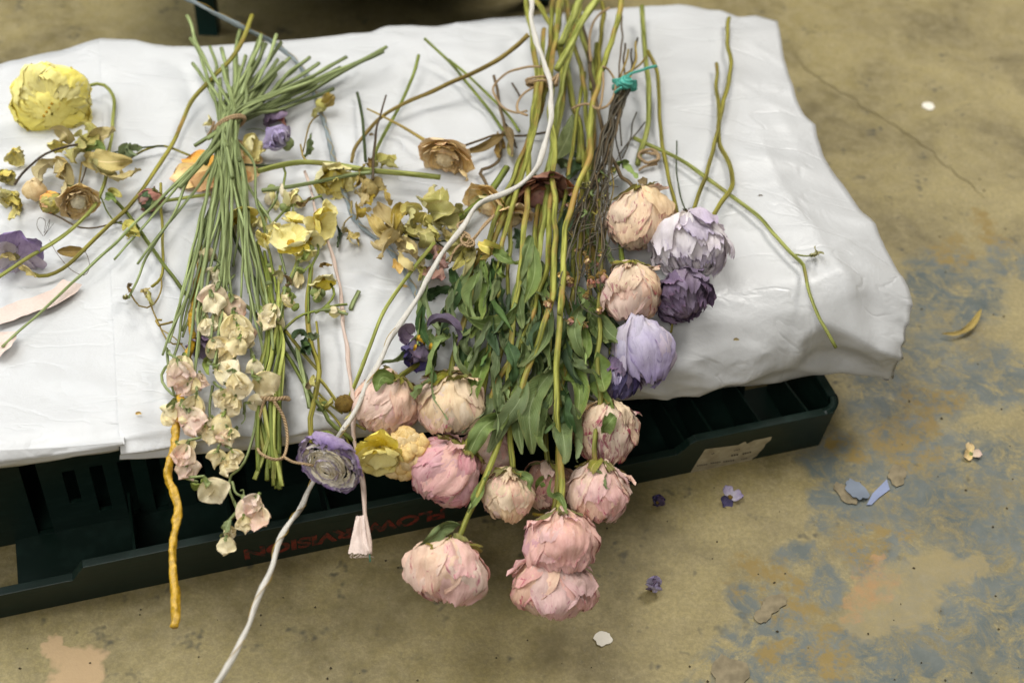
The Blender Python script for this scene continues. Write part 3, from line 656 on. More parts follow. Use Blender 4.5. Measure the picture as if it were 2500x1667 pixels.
def rosette_bloom(root, cen, axis, R, mats, seed, layers=8, per=7, cupd=.55, core=None, flat=1.0):
    """many-petalled flower seen from the front; axis points out of the flower"""
    rg = random.Random(seed); X, Y, Z = frame(axis, UP); back = cen - Z * R * cupd
    hub = globe_core('bloom', cen - Z * R * .22, (X, Y, Z), R * .34, core or mats[-1], root, seed, (1, 1, .8), wr=.25)
    for l in range(layers):
        f = l / (layers - 1); rad = R * (1 - f) ** .85 + R * .12; m = mats[min(len(mats) - 1, int(f * len(mats)))]
        n = per if f < .6 else max(3, per - 2)
        for k in range(n):
            a = 2 * math.pi * (k + .5 * (l % 2) + rg.uniform(-.25, .25)) / n; D = X * math.cos(a) + Y * math.sin(a); T = Z.cross(D)
            Lp = math.hypot(rad * 1.02, R * cupd * flat); slope = math.atan2(R * cupd * (.75 + .35 * f) * flat, rad)
            Yd = (D * math.cos(slope * .55) + Z * math.sin(slope * .55)).normalized(); Zd = (Z * math.cos(slope * .55) - D * math.sin(slope * .55)).normalized()
            b = back + D * (R * .03) + Z * (R * .12 * f)
            patch('petal', b, T, Yd, Zd, Lp * rg.uniform(.92, 1.06), rad * rg.uniform(.48, .66) * (1.25 if f > .5 else 1), m, hub, seed + l * 9 + k * 1.7, bend=(.28 + .5 * f) * rg.uniform(.7, 1.3), cup=.25 + .3 * f, ruf=.07, wr=.035, nu=9, nv=9, notch=.05)
    return hub
def open_bloom(root, cen, axis, R, mats, seed, n=5, bend=.3, lift=.5, wide=.6, ruf=.12, wr=.06, core='stamen', jit=.3, nm='bloom', layers=1, crad=.16):
    rg = random.Random(seed); X, Y, Z = frame(axis, UP)
    hub = globe_core(nm, cen, (X, Y, Z), R * crad, MT[core] if isinstance(core, str) else core, root, seed, (1, 1, .8), 10, 6, wr=.35)
    for l in range(layers):
        for k in range(n):
            a = 2 * math.pi * (k + .5 * l + rg.uniform(-jit, jit)) / n; D = X * math.cos(a) + Y * math.sin(a); T = Z.cross(D); li = lift + .35 * l + rg.uniform(-.3, .3)
            Yd = D * math.cos(li) + Z * math.sin(li); Zd = Z * math.cos(li) - D * math.sin(li)
            patch('petal', cen + D * R * .04, T, Yd, Zd, R * rg.uniform(.85, 1.15) * (1 - .22 * l), R * wide * rg.uniform(.8, 1.15), rg.choice(mats), hub, seed + k * 2.1 + l * 17, bend=bend * rg.uniform(.3, 1.7), cup=rg.uniform(.1, .5), ruf=ruf, wr=wr, nu=9, nv=10, notch=.07, tw=rg.uniform(-.4, .4))
    return hub
def pea_blossom(root, cen, axis, R, mat, seed):
    """sweet pea: a broad folded standard, two wings, keel and a green calyx; axis runs from the stalk to the petal tips"""
    rg = random.Random(seed); Z = -FW; Yd = Vector(axis).normalized(); X = Yd.cross(Z).normalized(); Zd = X.cross(Yd)
    if rg.random() < .5: Zd, X = -Zd, -X
    b = cen - Yd * R * .75; roll = rg.uniform(-.55, .55); X2 = X * math.cos(roll) + Zd * math.sin(roll); Z2 = Zd * math.cos(roll) - X * math.sin(roll)
    st = patch('blossom', b, X2, Yd, Z2, R * 1.75, R * rg.uniform(.85, 1.1), mat, root, seed, bend=rg.uniform(-.35, .35), cup=rg.uniform(.0, .25), ruf=.40, wr=.13, nu=14, nv=13, notch=.16, neck=.12, curlx=rg.uniform(.05, .4))
    for s in (-1, 1):
        patch('petal', b + X2 * s * R * .1 + Z2 * R * .12, (X2 * .7 + Z2 * s * .6).normalized(), (Yd + X2 * s * .3 + Z2 * .25).normalized(), (Z2 * .8 - X2 * s * .5).normalized(), R * rg.uniform(1.0, 1.4), R * .55, mat, st, seed + 5 + s, bend=rg.uniform(-.4, .5), cup=.2, ruf=.35, wr=.13, nu=10, nv=10, neck=.15, notch=.12)
    for k in range(4):
        a = k * 1.57 + rg.random(); D = X2 * math.cos(a) + Z2 * math.sin(a)
        patch('calyx', b - Yd * R * .22, Yd.cross(D).normalized(), (Yd + D * .35).normalized(), (-D + Yd * .3).normalized(), R * rg.uniform(.55, .8), R * .17, MT['calyx'], st, seed + 20 + k, bend=rg.uniform(-.6, .4), cup=.4, ruf=.08, wr=.05, nu=5, nv=6, neck=.6)
    return b - Yd * R * .25
# ================================================================== hanging peonies
GP = 'dried peonies hanging over the front edge'
def peony(label, c, rpx, ax, h, mat, stem, hs, leaves=(), mats=None, sc=(1, 1, 1), seed=1, rs=.175, smat='s_peony', group=GP, full=1.0, out=.05, open_=0.0):
    cen = W(*P(*c), h); R = rpx * .93 * cmpx(cen); axis = img_dir(cen, ax[0], ax[1], out)
    root = thing('peony', label, 'flower', cen, group)
    peony_bloom(root, cen, axis, R, mat, seed, [MT[m] for m in mats] if mats else None, full, sc, open_)
    if stem:
        pts = path('c', stem, hs); pts += [cen - axis * R * 1.12, cen - axis * R * .78]
        tube('stem', pts, (rs * .95, rs * .82), MT[smat], root, ns=9, wob=.09)
    for lf in leaves: add_leaf(root, *lf)
    return root
def add_leaf(root, f, pts, wpx, h=1.2, mat='green', tw=None, **k):
    rg = random.Random(hash((round(pts[0][0]), round(pts[-1][1]), round(wpx))) & 0xffff)
    n = len(pts); hp = [(p[0], p[1], h + .45 * math.sin(i * 1.9 + wpx) + (.5 * i / n)) for i, p in enumerate(pts)]
    w0 = path(f, hp, 0); wd = wpx * FR[f][2] * cmpx(w0[0]) * 1.08
    tw = tw or (rg.uniform(-1.4, 1.4), rg.uniform(-2.6, 2.6))
    return leaf('leaf', w0, wd, MT[mat], root, rg.random() * 70, tw=tw, fold=rg.uniform(.15, .95), ruf=rg.uniform(.25, .55), **k)

# order: those lying lowest first
peony('dusky peony half hidden behind green leaves between cream and right pink blooms', ('j', 1185, 430), 58, (.1, 1), -1.2, 'dusky',
      [('c', 1400, 40), ('c', 1330, 560), ('g', 1290, 700), ('i', 1180, 400), ('i', 1150, 900)], (.6, .2), [('i', [(1190, 1400), (1120, 1440), (1080, 1500)], 70, -.3, 'green')], seed=6, mats=['dusky', 'blush'])
peony('pale pink peony tucked behind the leaf beside the rose-pink bloom', ('i', 715, 1215), 62, (-.1, 1), -.9, 'blush',
      [('c', 1580, -30), ('c', 1460, 140), ('c', 1310, 640), ('g', 1320, 700), ('g', 1250, 1200), ('i', 960, 480), ('i', 820, 900)], (2.6, .2), seed=4, smat='s_lime', mats=['blush', 'pink'])
peony('pale pink peony with magenta veins, leftmost, above the yellow bloom', ('k', 1775, 440), 78, (-.45, .9), .5, 'blush',
      [('c', 1270, -30), ('c', 1240, 300), ('c', 1190, 600), ('c', 1080, 980), ('c', 960, 1280), ('g', 850, 700), ('g', 740, 920), ('g', 560, 1220), ('i', 400, 270), ('i', 270, 520)], (2.4, .4),
      [('k', [(1715, 320), (1760, 215), (1870, 260)], 95, 2.1, 'green', (.5, -.3)), ('g', [(740, 860), (620, 1060), (640, 1230), (700, 1340)], 90, 1.4), ('g', [(590, 1030), (540, 1140), (490, 1250)], 75, .9), ('g', [(540, 1080), (420, 1110), (280, 1175)], 110, .5, 'dkgreen', (.2, .4))],
      seed=11, mats=['blush', 'pink', 'blush'])
peony('cream peony with green and maroon sepals beside the leftmost pale pink bloom', ('i', 455, 890), 80, (.02, 1), .5, 'cream',
      [('c', 1330, -30), ('c', 1265, 350), ('c', 1170, 750), ('c', 1080, 1050), ('g', 1050, 300), ('g', 950, 620), ('g', 800, 850), ('i', 600, 130), ('i', 545, 300), ('i', 480, 480)], (2.0, .5),
      [('i', [(200, 830), (240, 740), (310, 690)], 90, 1.9, 'green'), ('i', [(420, 700), (520, 655), (605, 645)], 80, 2.0, 'sepal'), ('g', [(770, 870), (760, 1060), (710, 1260)], 75, 1.2), ('i', [(560, 310), (560, 440), (600, 510)], 75, .9), ('g', [(690, 1350), (860, 1400), (1040, 1350), (1085, 1200)], 140, 1.6, 'green', (.2, -.5))],
      seed=2, mats=['cream', 'cream', 'blush'], rs=.19)
peony('rose-pink round peony at left of the cream bud, largest in its row', ('i', 405, 1385), 84, (-.55, .85), .4, 'rosepink',
      [('c', 1110, -30), ('c', 1240, 150), ('c', 1290, 300), ('c', 1330, 560), ('c', 1270, 900), ('g', 1390, 400), ('g', 1370, 900), ('g', 1290, 1180), ('i', 1010, 320), ('i', 850, 620), ('i', 720, 870), ('i', 620, 1060), ('i', 530, 1190)], (1.8, 1.0),
      [('i', [(740, 790), (730, 900), (630, 985), (535, 1075)], 62, 1.3), ('i', [(830, 950), (700, 1030), (620, 1160), (560, 1300)], 125, 1.6, 'green', (.2, -.3)), ('i', [(1010, 690), (950, 850), (830, 1010), (730, 1220)], 125, 1.8, 'green', (-.3, .3))],
      seed=3, mats=['rosepink', 'rosepink', 'pink'])
peony('small cream peony with brown-green sepals in the middle of the lower row', ('j', 870, 505), 62, (-.15, 1), .6, 'blush',
      [('c', 1080, -30), ('c', 1110, 220), ('c', 1150, 500), ('c', 1110, 820), ('g', 1215, 0), ('g', 1190, 500), ('g', 1130, 900), ('g', 1080, 1280), ('i', 925, 120), ('i', 905, 420), ('i', 882, 740), ('i', 890, 1050), ('j', 905, 250)], (2.6, .8),
      [('j', [(930, 310), (1030, 360), (1040, 450)], 62, 1.5), ('g', [(940, 980), (860, 1150), (805, 1330)], 70, 1.5), ('g', [(1240, 640), (1190, 800), (1145, 1010)], 95, 1.9, 'green', (.1, .4)), ('g', [(1250, 690), (1265, 950), (1180, 1210)], 115, 2.0, 'green', (-.1, .3)), ('g', [(1150, 1050), (1200, 1230), (1240, 1310)], 95, 1.3), ('i', [(860, 300), (835, 400), (870, 510)], 75, .8)],
      seed=5, mats=['blush', 'cream'], rs=.19)
peony('pink peony hanging lowest at the left, alone above the floor', ('j', 430, 1055), 90, (-.12, 1), .9, 'pink',
      [('c', 1310, -30), ('c', 1275, 300), ('c', 1240, 700), ('c', 1270, 1000), ('g', 1430, 200), ('g', 1450, 700), ('g', 1400, 1200), ('i', 1140, 320), ('i', 1000, 660), ('i', 910, 900), ('j', 800, 130), ('j', 700, 370), ('j', 580, 640), ('j', 490, 830)], (2.9, 1.2),
      [('j', [(520, 692), (420, 705), (320, 795), (180, 890)], 92, 1.6, 'green', (.3, .5)), ('j', [(740, 300), (660, 460), (570, 600)], 72, 1.8, 'green'), ('i', [(1110, 270), (1040, 420), (940, 590)], 135, 1.4, 'green', (-.2, .3)), ('i', [(1000, 590), (920, 640), (890, 690)], 65, 1.3)],
      seed=7, mats=['pink', 'pink', 'blush'], sc=(1, 1.08, .92), rs=.19)
peony('pink peony at the very bottom of the cluster, broad and flat', ('j', 1215, 1185), 88, (-.05, 1), -.2, 'pink',
      [('c', 1600, 20), ('c', 1590, 250), ('c', 1560, 600), ('c', 1500, 1000), ('g', 1690, 100), ('g', 1660, 700), ('g', 1600, 1250), ('i', 1350, 150), ('i', 1290, 650), ('i', 1265, 900), ('j', 1215, 480), ('j', 1205, 700)], (1.2, .9),
      [('i', [(1330, 400), (1340, 600), (1400, 760), (1385, 980)], 135, 1.3, 'green', (-.2, .2)), ('i', [(1350, 420), (1400, 520), (1430, 610)], 75, .7, 'dkgreen')], seed=8, sc=(1, 1.12, .86), mats=['pink', 'pink', 'blush'], smat='s_olive')
peony('pink peony stacked on the broad lowest bloom', ('j', 1275, 850), 84, (.1, 1), 1.4, 'pink',
      [('c', 1735, -30), ('c', 1660, 260), ('c', 1540, 700), ('c', 1500, 1080), ('g', 1600, 250), ('g', 1530, 700), ('g', 1500, 1300), ('i', 1270, 50), ('i', 1255, 400), ('i', 1235, 700), ('i', 1245, 1100), ('j', 1245, 180), ('j', 1270, 450)], (3.6, 1.6),
      [('i', [(1200, 620), (1080, 780), (1030, 950), (1060, 1230)], 155, 1.5, 'green', (.1, -.3)), ('i', [(1210, 760), (1150, 960), (1130, 1130), (1165, 1210)], 85, 1.9), ('i', [(1220, 830), (1260, 1000), (1290, 1150), (1300, 1310)], 135, 2.0, 'green', (.2, -.2)), ('i', [(1270, 800), (1340, 950), (1370, 1110), (1370, 1280)], 95, 1.6), ('j', [(1200, 350), (1190, 455), (1250, 480), (1310, 620)], 52, 2.4), ('c', [(1390, 790), (1370, 920), (1280, 1090)], 110, .8, 'calyx', (0, .3))],
      seed=9, mats=['pink', 'pink', 'rosepink'], sc=(1, 1.05, .95), smat='s_peony', rs=.19)
peony('variegated cream peony with dark magenta petal edges at the right', ('i', 1590, 1095), 74, (-.1, 1), .3, 'varieg',
      [('c', 1450, -30), ('c', 1420, 150), ('c', 1350, 420), ('c', 1400, 700), ('c', 1450, 880), ('g', 1750, 600), ('g', 1830, 1000), ('i', 1640, 500), ('i', 1640, 780)], (1.6, .4),
      [('i', [(1640, 500), (1660, 620), (1630, 720)], 65, 1.0), ('i', [(1660, 950), (1620, 1000), (1565, 1075)], 95, 2.3), ('i', [(1490, 180), (1560, 260), (1620, 340), (1735, 432)], 115, 1.6, 'green', (-.4, 1.0))], seed=10, mats=['varieg', 'varieg', 'cream'])
peony('pale pink peony rightmost in the lower row, below the variegated bloom', ('j', 1550, 485), 72, (-.05, 1), .9, 'pink',
      [('c', 1340, -30), ('c', 1380, 200), ('c', 1440, 450), ('c', 1490, 760), ('g', 1760, 300), ('g', 1840, 850), ('g', 1830, 1200), ('i', 1548, 300), ('i', 1540, 700), ('i', 1530, 1050), ('j', 1515, 250)], (1.4, 1.7),
      [('j', [(1520, 310), (1565, 330), (1610, 430)], 66, 2.5), ('i', [(1530, 480), (1555, 620), (1590, 770)], 135, 1.8, 'green', (.1, .4)), ('i', [(1490, 520), (1480, 640), (1485, 800)], 70, .9, 'dkgreen')], seed=12, mats=['pink', 'blush'])
peony('ivory peony with magenta tips, topmost, resting on the paper at right', ('h', 760, 510), 78, (.05, 1), 2.2, 'ivory',
      [('c', 1440, 100), ('c', 1500, 350), ('c', 1600, 900), ('c', 1690, 1150), ('h', 600, 130)], (1.5, 1.6),
      [('c', [(1690, 1110), (1770, 1110), (1840, 1210)], 90, 1.4, 'green'), ('h', [(810, 210), (800, 160), (740, 150)], 70, 2.8, 'brleaf')], seed=13, mats=['ivory', 'ivory', 'cream'], group='peonies lying on the paper at right', smat='s_brown', rs=.14)
peony('blush peony with a browned centre below the topmost ivory bloom', ('h', 690, 1140), 70, (.02, 1), 2.0, 'blush',
      [('h', 560, 560), ('h', 600, 800), ('h', 640, 920)], (1.2, 1.6), [('h', [(330, 1250), (420, 1420), (560, 1550)], 110, 1.2)], seed=14, mats=['blush', 'ivory', 'blush'], group='peonies lying on the paper at right', smat='s_green', rs=.16)

# more of the leafy mass, each stalk of foliage its own thing
def spray(label, stem, hs, leaves, smat='s_peony', rs=.15, mat='green'):
    pts = path('g', stem, hs); root = thing('leafy_stem', label, 'stem', pts[-1], 'leafy peony stems without a bloom')
    tube('stem', pts, rs, MT[smat], root, ns=8)
    for lf in leaves: add_leaf(root, *lf)
spray('leafy stem with curled leaves left of the tall red-brown stem', [('c', 1200, 200), ('c', 1150, 800), ('g', 1020, 560), ('g', 970, 800), ('g', 920, 1180), ('i', 830, 20), ('i', 745, 380), ('i', 690, 800), ('i', 640, 1000)], (2.4, .6),
      [('g', [(890, 740), (1000, 820), (1125, 870)], 95, 1.7), ('g', [(860, 850), (815, 960), (850, 1030)], 65, 1.3), ('g', [(910, 850), (950, 950), (1010, 985)], 75, 1.4), ('i', [(735, 430), (650, 560), (640, 745)], 85, 1.0, 'green', (.2, .9)), ('i', [(520, 60), (530, 160), (610, 250)], 80, 1.0), ('g', [(1030, 620), (1050, 700), (1000, 790)], 50, .6, 'dkgreen')])
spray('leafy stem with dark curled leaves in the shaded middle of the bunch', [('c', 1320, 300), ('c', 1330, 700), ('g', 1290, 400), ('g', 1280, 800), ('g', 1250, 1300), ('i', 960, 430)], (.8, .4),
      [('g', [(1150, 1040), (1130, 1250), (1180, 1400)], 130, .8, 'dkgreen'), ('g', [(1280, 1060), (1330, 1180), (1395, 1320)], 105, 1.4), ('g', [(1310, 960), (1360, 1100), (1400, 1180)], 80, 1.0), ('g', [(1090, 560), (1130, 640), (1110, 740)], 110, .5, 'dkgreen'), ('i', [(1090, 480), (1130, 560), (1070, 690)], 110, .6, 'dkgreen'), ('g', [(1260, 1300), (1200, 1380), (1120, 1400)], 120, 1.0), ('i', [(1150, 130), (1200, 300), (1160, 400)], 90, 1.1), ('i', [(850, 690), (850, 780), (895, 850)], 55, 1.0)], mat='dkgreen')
spray('leafy stem with twisted leaves beside the brown wiry sprigs', [('c', 1560, 300), ('c', 1520, 900), ('g', 1640, 500), ('g', 1600, 900), ('g', 1620, 1300), ('i', 1350, 300)], (1.0, .5),
      [('g', [(1760, 1280), (1800, 1400), (1900, 1560)], 110, 1.2), ('g', [(1520, 200), (1540, 300), (1580, 420)], 110, .6, 'dkgreen'), ('i', [(1400, 330), (1420, 420), (1385, 500)], 70, .8), ('g', [(1230, 60), (1330, 120), (1380, 90)], 110, .5, 'green'), ('g', [(1640, 1330), (1700, 1470), (1640, 1560)], 90, .8, 'dkgreen'), ('c', [(1400, 1050), (1450, 1130), (1380, 1230)], 110, .7, 'dkgreen'), ('c', [(1280, 1090), (1360, 1120), (1420, 1180)], 90, .6, 'green')])
spray('leafy stem with drooping leaf tips above the variegated bloom', [('c', 1520, 400), ('c', 1540, 900), ('g', 1720, 500), ('g', 1740, 1100), ('i', 1480, 120), ('i', 1500, 420)], (.7, .5),
      [('i', [(1480, 220), (1500, 330), (1530, 430)], 90, 1.0), ('i', [(1620, 500), (1680, 560), (1690, 640)], 65, .9), ('i', [(1470, 60), (1430, 160), (1440, 260)], 90, .7, 'dkgreen'), ('i', [(1200, 540), (1160, 560), (1130, 640)], 100, .6, 'dkgreen')])
rl = random.Random(99)
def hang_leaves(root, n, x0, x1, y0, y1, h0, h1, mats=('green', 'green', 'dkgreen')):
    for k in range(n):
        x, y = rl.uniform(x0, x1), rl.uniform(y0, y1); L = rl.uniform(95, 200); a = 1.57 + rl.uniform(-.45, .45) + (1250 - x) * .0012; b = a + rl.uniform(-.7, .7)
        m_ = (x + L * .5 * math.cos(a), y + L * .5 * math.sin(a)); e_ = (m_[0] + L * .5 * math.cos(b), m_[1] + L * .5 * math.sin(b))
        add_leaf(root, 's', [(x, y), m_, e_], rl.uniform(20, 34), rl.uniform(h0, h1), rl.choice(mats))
for o_ in [o for o in COL.objects if o.name.startswith('leafy_stem')][:4]:
    lb = o_['label']
    if 'left of the tall' in lb: hang_leaves(o_, 17, 1020, 1240, 600, 860, .6, 1.8)
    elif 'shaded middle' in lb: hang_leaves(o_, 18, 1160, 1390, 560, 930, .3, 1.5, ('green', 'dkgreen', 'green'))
    elif 'wiry sprigs' in lb: hang_leaves(o_, 14, 1280, 1480, 480, 880, .4, 1.5, ('green', 'dkgreen'))
    else: hang_leaves(o_, 10, 1390, 1500, 680, 900, .4, 1.2)
for lb, st, hs, reg in (('leafy stem with small shrivelled leaves deep among the peony stems', [('c', 1250, 500), ('g', 1100, 300), ('g', 1040, 800), ('i', 880, 200), ('i', 800, 600)], (1.6, .8), (1040, 1300, 640, 900, .9, 2.2)), ('leafy stem with small curled leaves hanging nearest the dusky bloom', [('c', 1480, 500), ('g', 1500, 400), ('g', 1420, 900), ('i', 1180, 300), ('i', 1160, 800)], (1.2, .8), (1200, 1440, 600, 960, .9, 2.0))):
    pts = path('g', st, hs); o_ = thing('leafy_stem', lb, 'stem', pts[-1], 'leafy peony stems without a bloom'); tube('stem', pts, .12, MT['s_peony'], o_, ns=8, wob=.08)
    hang_leaves(o_, 14, *reg[:4], reg[4], reg[5], ('green', 'green', 'dkgreen'))
# cut lime-green stalks standing in the same bunch
for k, (lb, st, hs, r) in enumerate((('short lime-green stalk cut at an angle beside the twine tie', [('c', 1455, -30), ('c', 1380, 160), ('c', 1312, 305)], (3.4, 3.2), .24),
                                     ('lime-green forked stalk crossing to the white cord at the top', [('c', 1585, -30), ('c', 1465, 140), ('c', 1380, 310), ('c', 1288, 475)], (4.0, 3.2), .22),
                                     ('dark green stalk curving behind the twine loop at the top', [('c', 1410, 120), ('c', 1490, 330), ('c', 1525, 480), ('c', 1530, 610)], (1.6, 1.2), .2),
                                     ('olive stalk running straight down through the bunch centre', [('c', 1350, 430), ('c', 1400, 720), ('c', 1450, 880), ('c', 1440, 1100)], (.8, .8), .2),
                                     ('blunt green stalk end pointing up left of the bunch', [('c', 945, 1148), ('c', 810, 1340), ('c', 680, 1450), ('c', 560, 1540)], (1.3, .9), .22))):
    pts = path('c', st, hs); o = tube('stalk', pts, r, MT['s_lime' if k != 4 else 's_green'], None, ns=9, at=pts[0]); tag(o, lb, 'stem')
# ================================================================== sweet pea bunch, tied with twine
bind = W3('b', 452, 850, 1.8)
pea = thing('sweet_pea_bunch', 'bunch of cream sweet peas with fanned green stems tied with twine', 'flowers', bind)
rg = random.Random(5)
tips = [(160, 110, 2.6), (185, 262, 1.6), (203, 437, 1.0), (395, 330, 1.4), (665, 238, 2.4), (778, 236, 2.6), (800, 290, 2.0), (862, 398, 1.2), (998, 392, 1.4), (1250, 395, 1.6), (1502, 352, 2.0), (1203, 465, 1.0), (1120, 507, .8), (1046, 586, .6),
        (700, 300, 1.6), (590, 480, 2.9), (640, 330, 2.2), (740, 340, 1.2), (900, 470, .8), (560, 380, 1.8), (660, 250, 1.6), (600, 470, 2.8), (820, 430, 2.0), (960, 560, .8), (480, 400, 1.2)]
lows = [('e', 15, 970, .5), ('e', 785, 374, .9), ('e', 935, 402, 1.2), ('e', 880, 640, .7), ('e', 1160, 950, .9), ('e', 1290, 585, .5), ('e', 1180, 1100, 1.1), ('e', 1330, 1180, 1.6), ('e', 1250, 900, .8), ('f', 330, 640, 1.0), ('f', 430, 880, 1.2), ('f', 210, 1180, 1.4),
        ('f', 340, 1120, 1.8), ('f', 530, 640, 1.0), ('f', 600, 1060, 1.0), ('f', 690, 1080, 1.2), ('f', 830, 470, .9), ('f', 480, 420, .7), ('f', 660, 830, 1.6), ('f', 240, 980, .9), ('f', 500, 1180, 1.4), ('f', 300, 1010, 2.0), ('f', 700, 640, .8), ('f', 350, 500, .9), ('f', 410, 640, 1.5), ('f', 120, 600, .6)]
n = 40
lows += [(f, x + rg.uniform(-70, 70), y - rg.uniform(0, 160), h + rg.uniform(-.2, .5)) for (f, x, y, h) in lows[4:18]]
tips += [(x + rg.uniform(-190, 120), y + rg.uniform(-40, 130), h * .8) for (x, y, h) in tips[3:18]]
for k in range(n):
    t = tips[k % len(tips)]; lo = lows[k]; a = 2 * math.pi * k * .382; rr = .62 * math.sqrt((k % 13 + .5) / 13)
    off = RT * (rr * math.cos(a)) + UP * (.5 * rr * math.sin(a)) - FW * (.85 * rr * math.sin(a))
    bp = bind + off + Vector((0, 0, .1)); T = W3('b', *t); Lw = W3(*lo)
    up_ = bind.lerp(T, .45) + off * .8; up_.z = max(up_.z, H + .5)
    m1 = bind.lerp(Lw, .30) - off * .4 + RT * rg.uniform(-.5, .5); m1.z = max(m1.z, H + .5); m2 = bind.lerp(Lw, .68) + RT * rg.uniform(-.35, .35); m2.z = max(m2.z, min(Lw.z, H) + .5)
    c = bind.lerp(T, .75) + RT * rg.uniform(-.2, .2); c.z = max(c.z, H + .4)
    tube('stem', [T, c, up_, bp, m1, m2, Lw], (.125, .07), MT['s_pea'], pea, ns=7, wob=.06, seed=k * 3.3)
for k in range(10):                                            # cut ends showing just below the tie
    a = 2 * math.pi * k / 10; off = RT * (.5 * math.cos(a)) - FW * (.4 * math.sin(a) + .2); p = W3('b', *[(375, 1060), (330, 1000), (210, 1000), (260, 1110), (470, 1215), (560, 560), (430, 1000), (300, 950), (520, 1100), (110, 1280)][k], 1.6 + .1 * k)
    q0 = bind.lerp(p, -.9) + off; q0.z = max(q0.z, H + .8); tube('stem', [q0, bind + off, p], .13, MT['s_pea'], pea, ns=7, wob=.03)
# twine round the neck
ring = []
for k in range(41):
    a = 2 * math.pi * k / 20; ring.append(bind + (RT * .98 + UP * .42).normalized() * (.98 * math.cos(a)) * 1.0 + (-FW * .55 + Vector((0, 0, .45))).normalized() * (.78 * math.sin(a)) + (UP * .9 - RT * .42) * (.10 * (k / 20 - 1)))
tube('twine', ring, .105, MT['twine'], pea, ns=7, wob=.03, step=.2)
tube('twine_end', path('b', [(345, 830), (320, 900), (290, 940)], [1.6, .5]), .08, MT['twine'], pea, ns=6)
# blossoms: frame, x, y, size, direction in the picture, height, tint
BL = [('f', 350, 620, 105, (-.3, 1), 1.6, 1), ('f', 490, 690, 105, (.4, 1), 1.4, 1), ('f', 330, 480, 75, (-.4, .7), 1.0, 0), ('f', 300, 835, 80, (.3, 1), 1.2, 0), ('f', 240, 745, 65, (-.5, 1), .9, 0), ('f', 485, 830, 115, (.1, 1), 1.6, 0), ('f', 525, 900, 95, (.3, 1), 1.6, 0),
      ('f', 590, 880, 55, (.6, 1), 1.0, 1), ('f', 430, 1000, 100, (-.5, .8), 1.2, 0), ('f', 300, 335, 62, (-.1, 1), .8, 0), ('k', 280, 180, 115, (.3, 1), 1.4, 1), ('k', 345, 260, 85, (-.2, 1), 1.0, 0), ('k', 430, 240, 85, (.2, 1), 1.0, 1), ('k', 600, 150, 115, (1, .3), 1.5, 0), ('k', 825, 130, 80, (.2, 1), 1.2, 0),
      ('k', 715, 255, 120, (.5, 1), 1.9, 0), ('k', 885, 265, 120, (.8, .7), 1.8, 0), ('k', 365, 410, 105, (-.4, 1), 1.2, 0), ('k', 355, 520, 125, (.4, 1), 1.3, 1), ('k', 600, 395, 110, (.2, 1), 1.2, 0), ('k', 570, 545, 100, (-.3, 1), 1.3, 0), ('k', 500, 640, 80, (-.2, 1), 1.0, 0), ('k', 635, 650, 90, (.3, 1), 1.1, 0),
      ('k', 815, 405, 70, (1, .1), 1.3, 0), ('k', 190, 465, 75, (-.8, .8), .9, 0), ('k', 540, 805, 90, (-.2, 1), 1.0, 0), ('k', 670, 790, 72, (.4, 1), 1.0, 0), ('k', 305, 780, 110, (-.3, 1), 1.1, 1), ('k', 350, 880, 95, (.4, 1), 1.0, 1), ('k', 505, 1050, 130, (.5, 1), 1.3, 0), ('k', 770, 1170, 115, (.5, 1), 1.2, 1),
      ('k', 745, 1290, 80, (.1, 1), .9, 0), ('k', 605, 1445, 80, (-.1, 1), 1.0, 0), ('k', 640, 1340, 62, (.3, .6), .8, 0), ('k', 440, 600, 65, (-.4, 1), .8, 0), ('f', 720, 790, 85, (-.5, 1), 1.3, 0)]
for k in range(26):
    f0, x0, y0, s0, d0, h0, t0 = BL[rg.randrange(0, 36)]; BL.append((f0, x0 + rg.uniform(-75, 75), y0 + rg.uniform(-70, 70), s0 * rg.uniform(.7, 1.1), (rg.uniform(-.9, .9), 1), max(.5, h0 + rg.uniform(-.6, .3)), int(rg.random() < .3)))
ends = []
for k, (f, x, y, s, d, h, t) in enumerate(BL):
    c = W3(f, x, y, h + .5); R = s * .5 * FR[f][2] * cmpx(c) * 1.95
    ends.append(pea_blossom(pea, c, img_dir(c, d[0], d[1], rg.uniform(-.3, .3)), R, MT['peapink' if t else 'peacream'], k * 3.7 + 1))
def stalk(pts): tube('stalk', pts, (.085, .06), MT['s_pea'], pea, ns=6, wob=.04)
for k, src in ((0, ('f', 400, 430)), (1, ('f', 480, 480)), (2, ('f', 350, 380)), (3, ('f', 360, 700)), (5, ('f', 540, 700)), (6, ('f', 540, 700)), (8, ('f', 480, 860)), (10, ('k', 190, 20)), (13, ('k', 500, 100)), (14, ('k', 800, 30)), (15, ('k', 520, 180)), (16, ('k', 780, 160)), (17, ('k', 400, 250)),
                   (18, ('k', 400, 380)), (19, ('k', 520, 250)), (20, ('k', 540, 380)), (21, ('k', 500, 500)), (22, ('k', 600, 520)), (23, ('k', 740, 480)), (24, ('k', 280, 380)), (25, ('k', 550, 680)), (26, ('k', 640, 700)), (27, ('k', 420, 640)), (29, ('k', 300, 950)), (33, ('k', 690, 1210)), (35, ('f', 640, 700))):
    a = W3(*src, 1.0); m = a.lerp(ends[k], .5) + RT * rg.uniform(-.3, .3); stalk([a, m, ends[k]])
stalk(path('k', [(510, 280), (480, 420), (500, 560), (560, 690)], [1.0, .9])); stalk(path('k', [(210, 100), (140, 170), (150, 270), (260, 370), (400, 380)], 1.0)); stalk(path('k', [(170, 0), (190, 200), (230, 350)], 1.2))
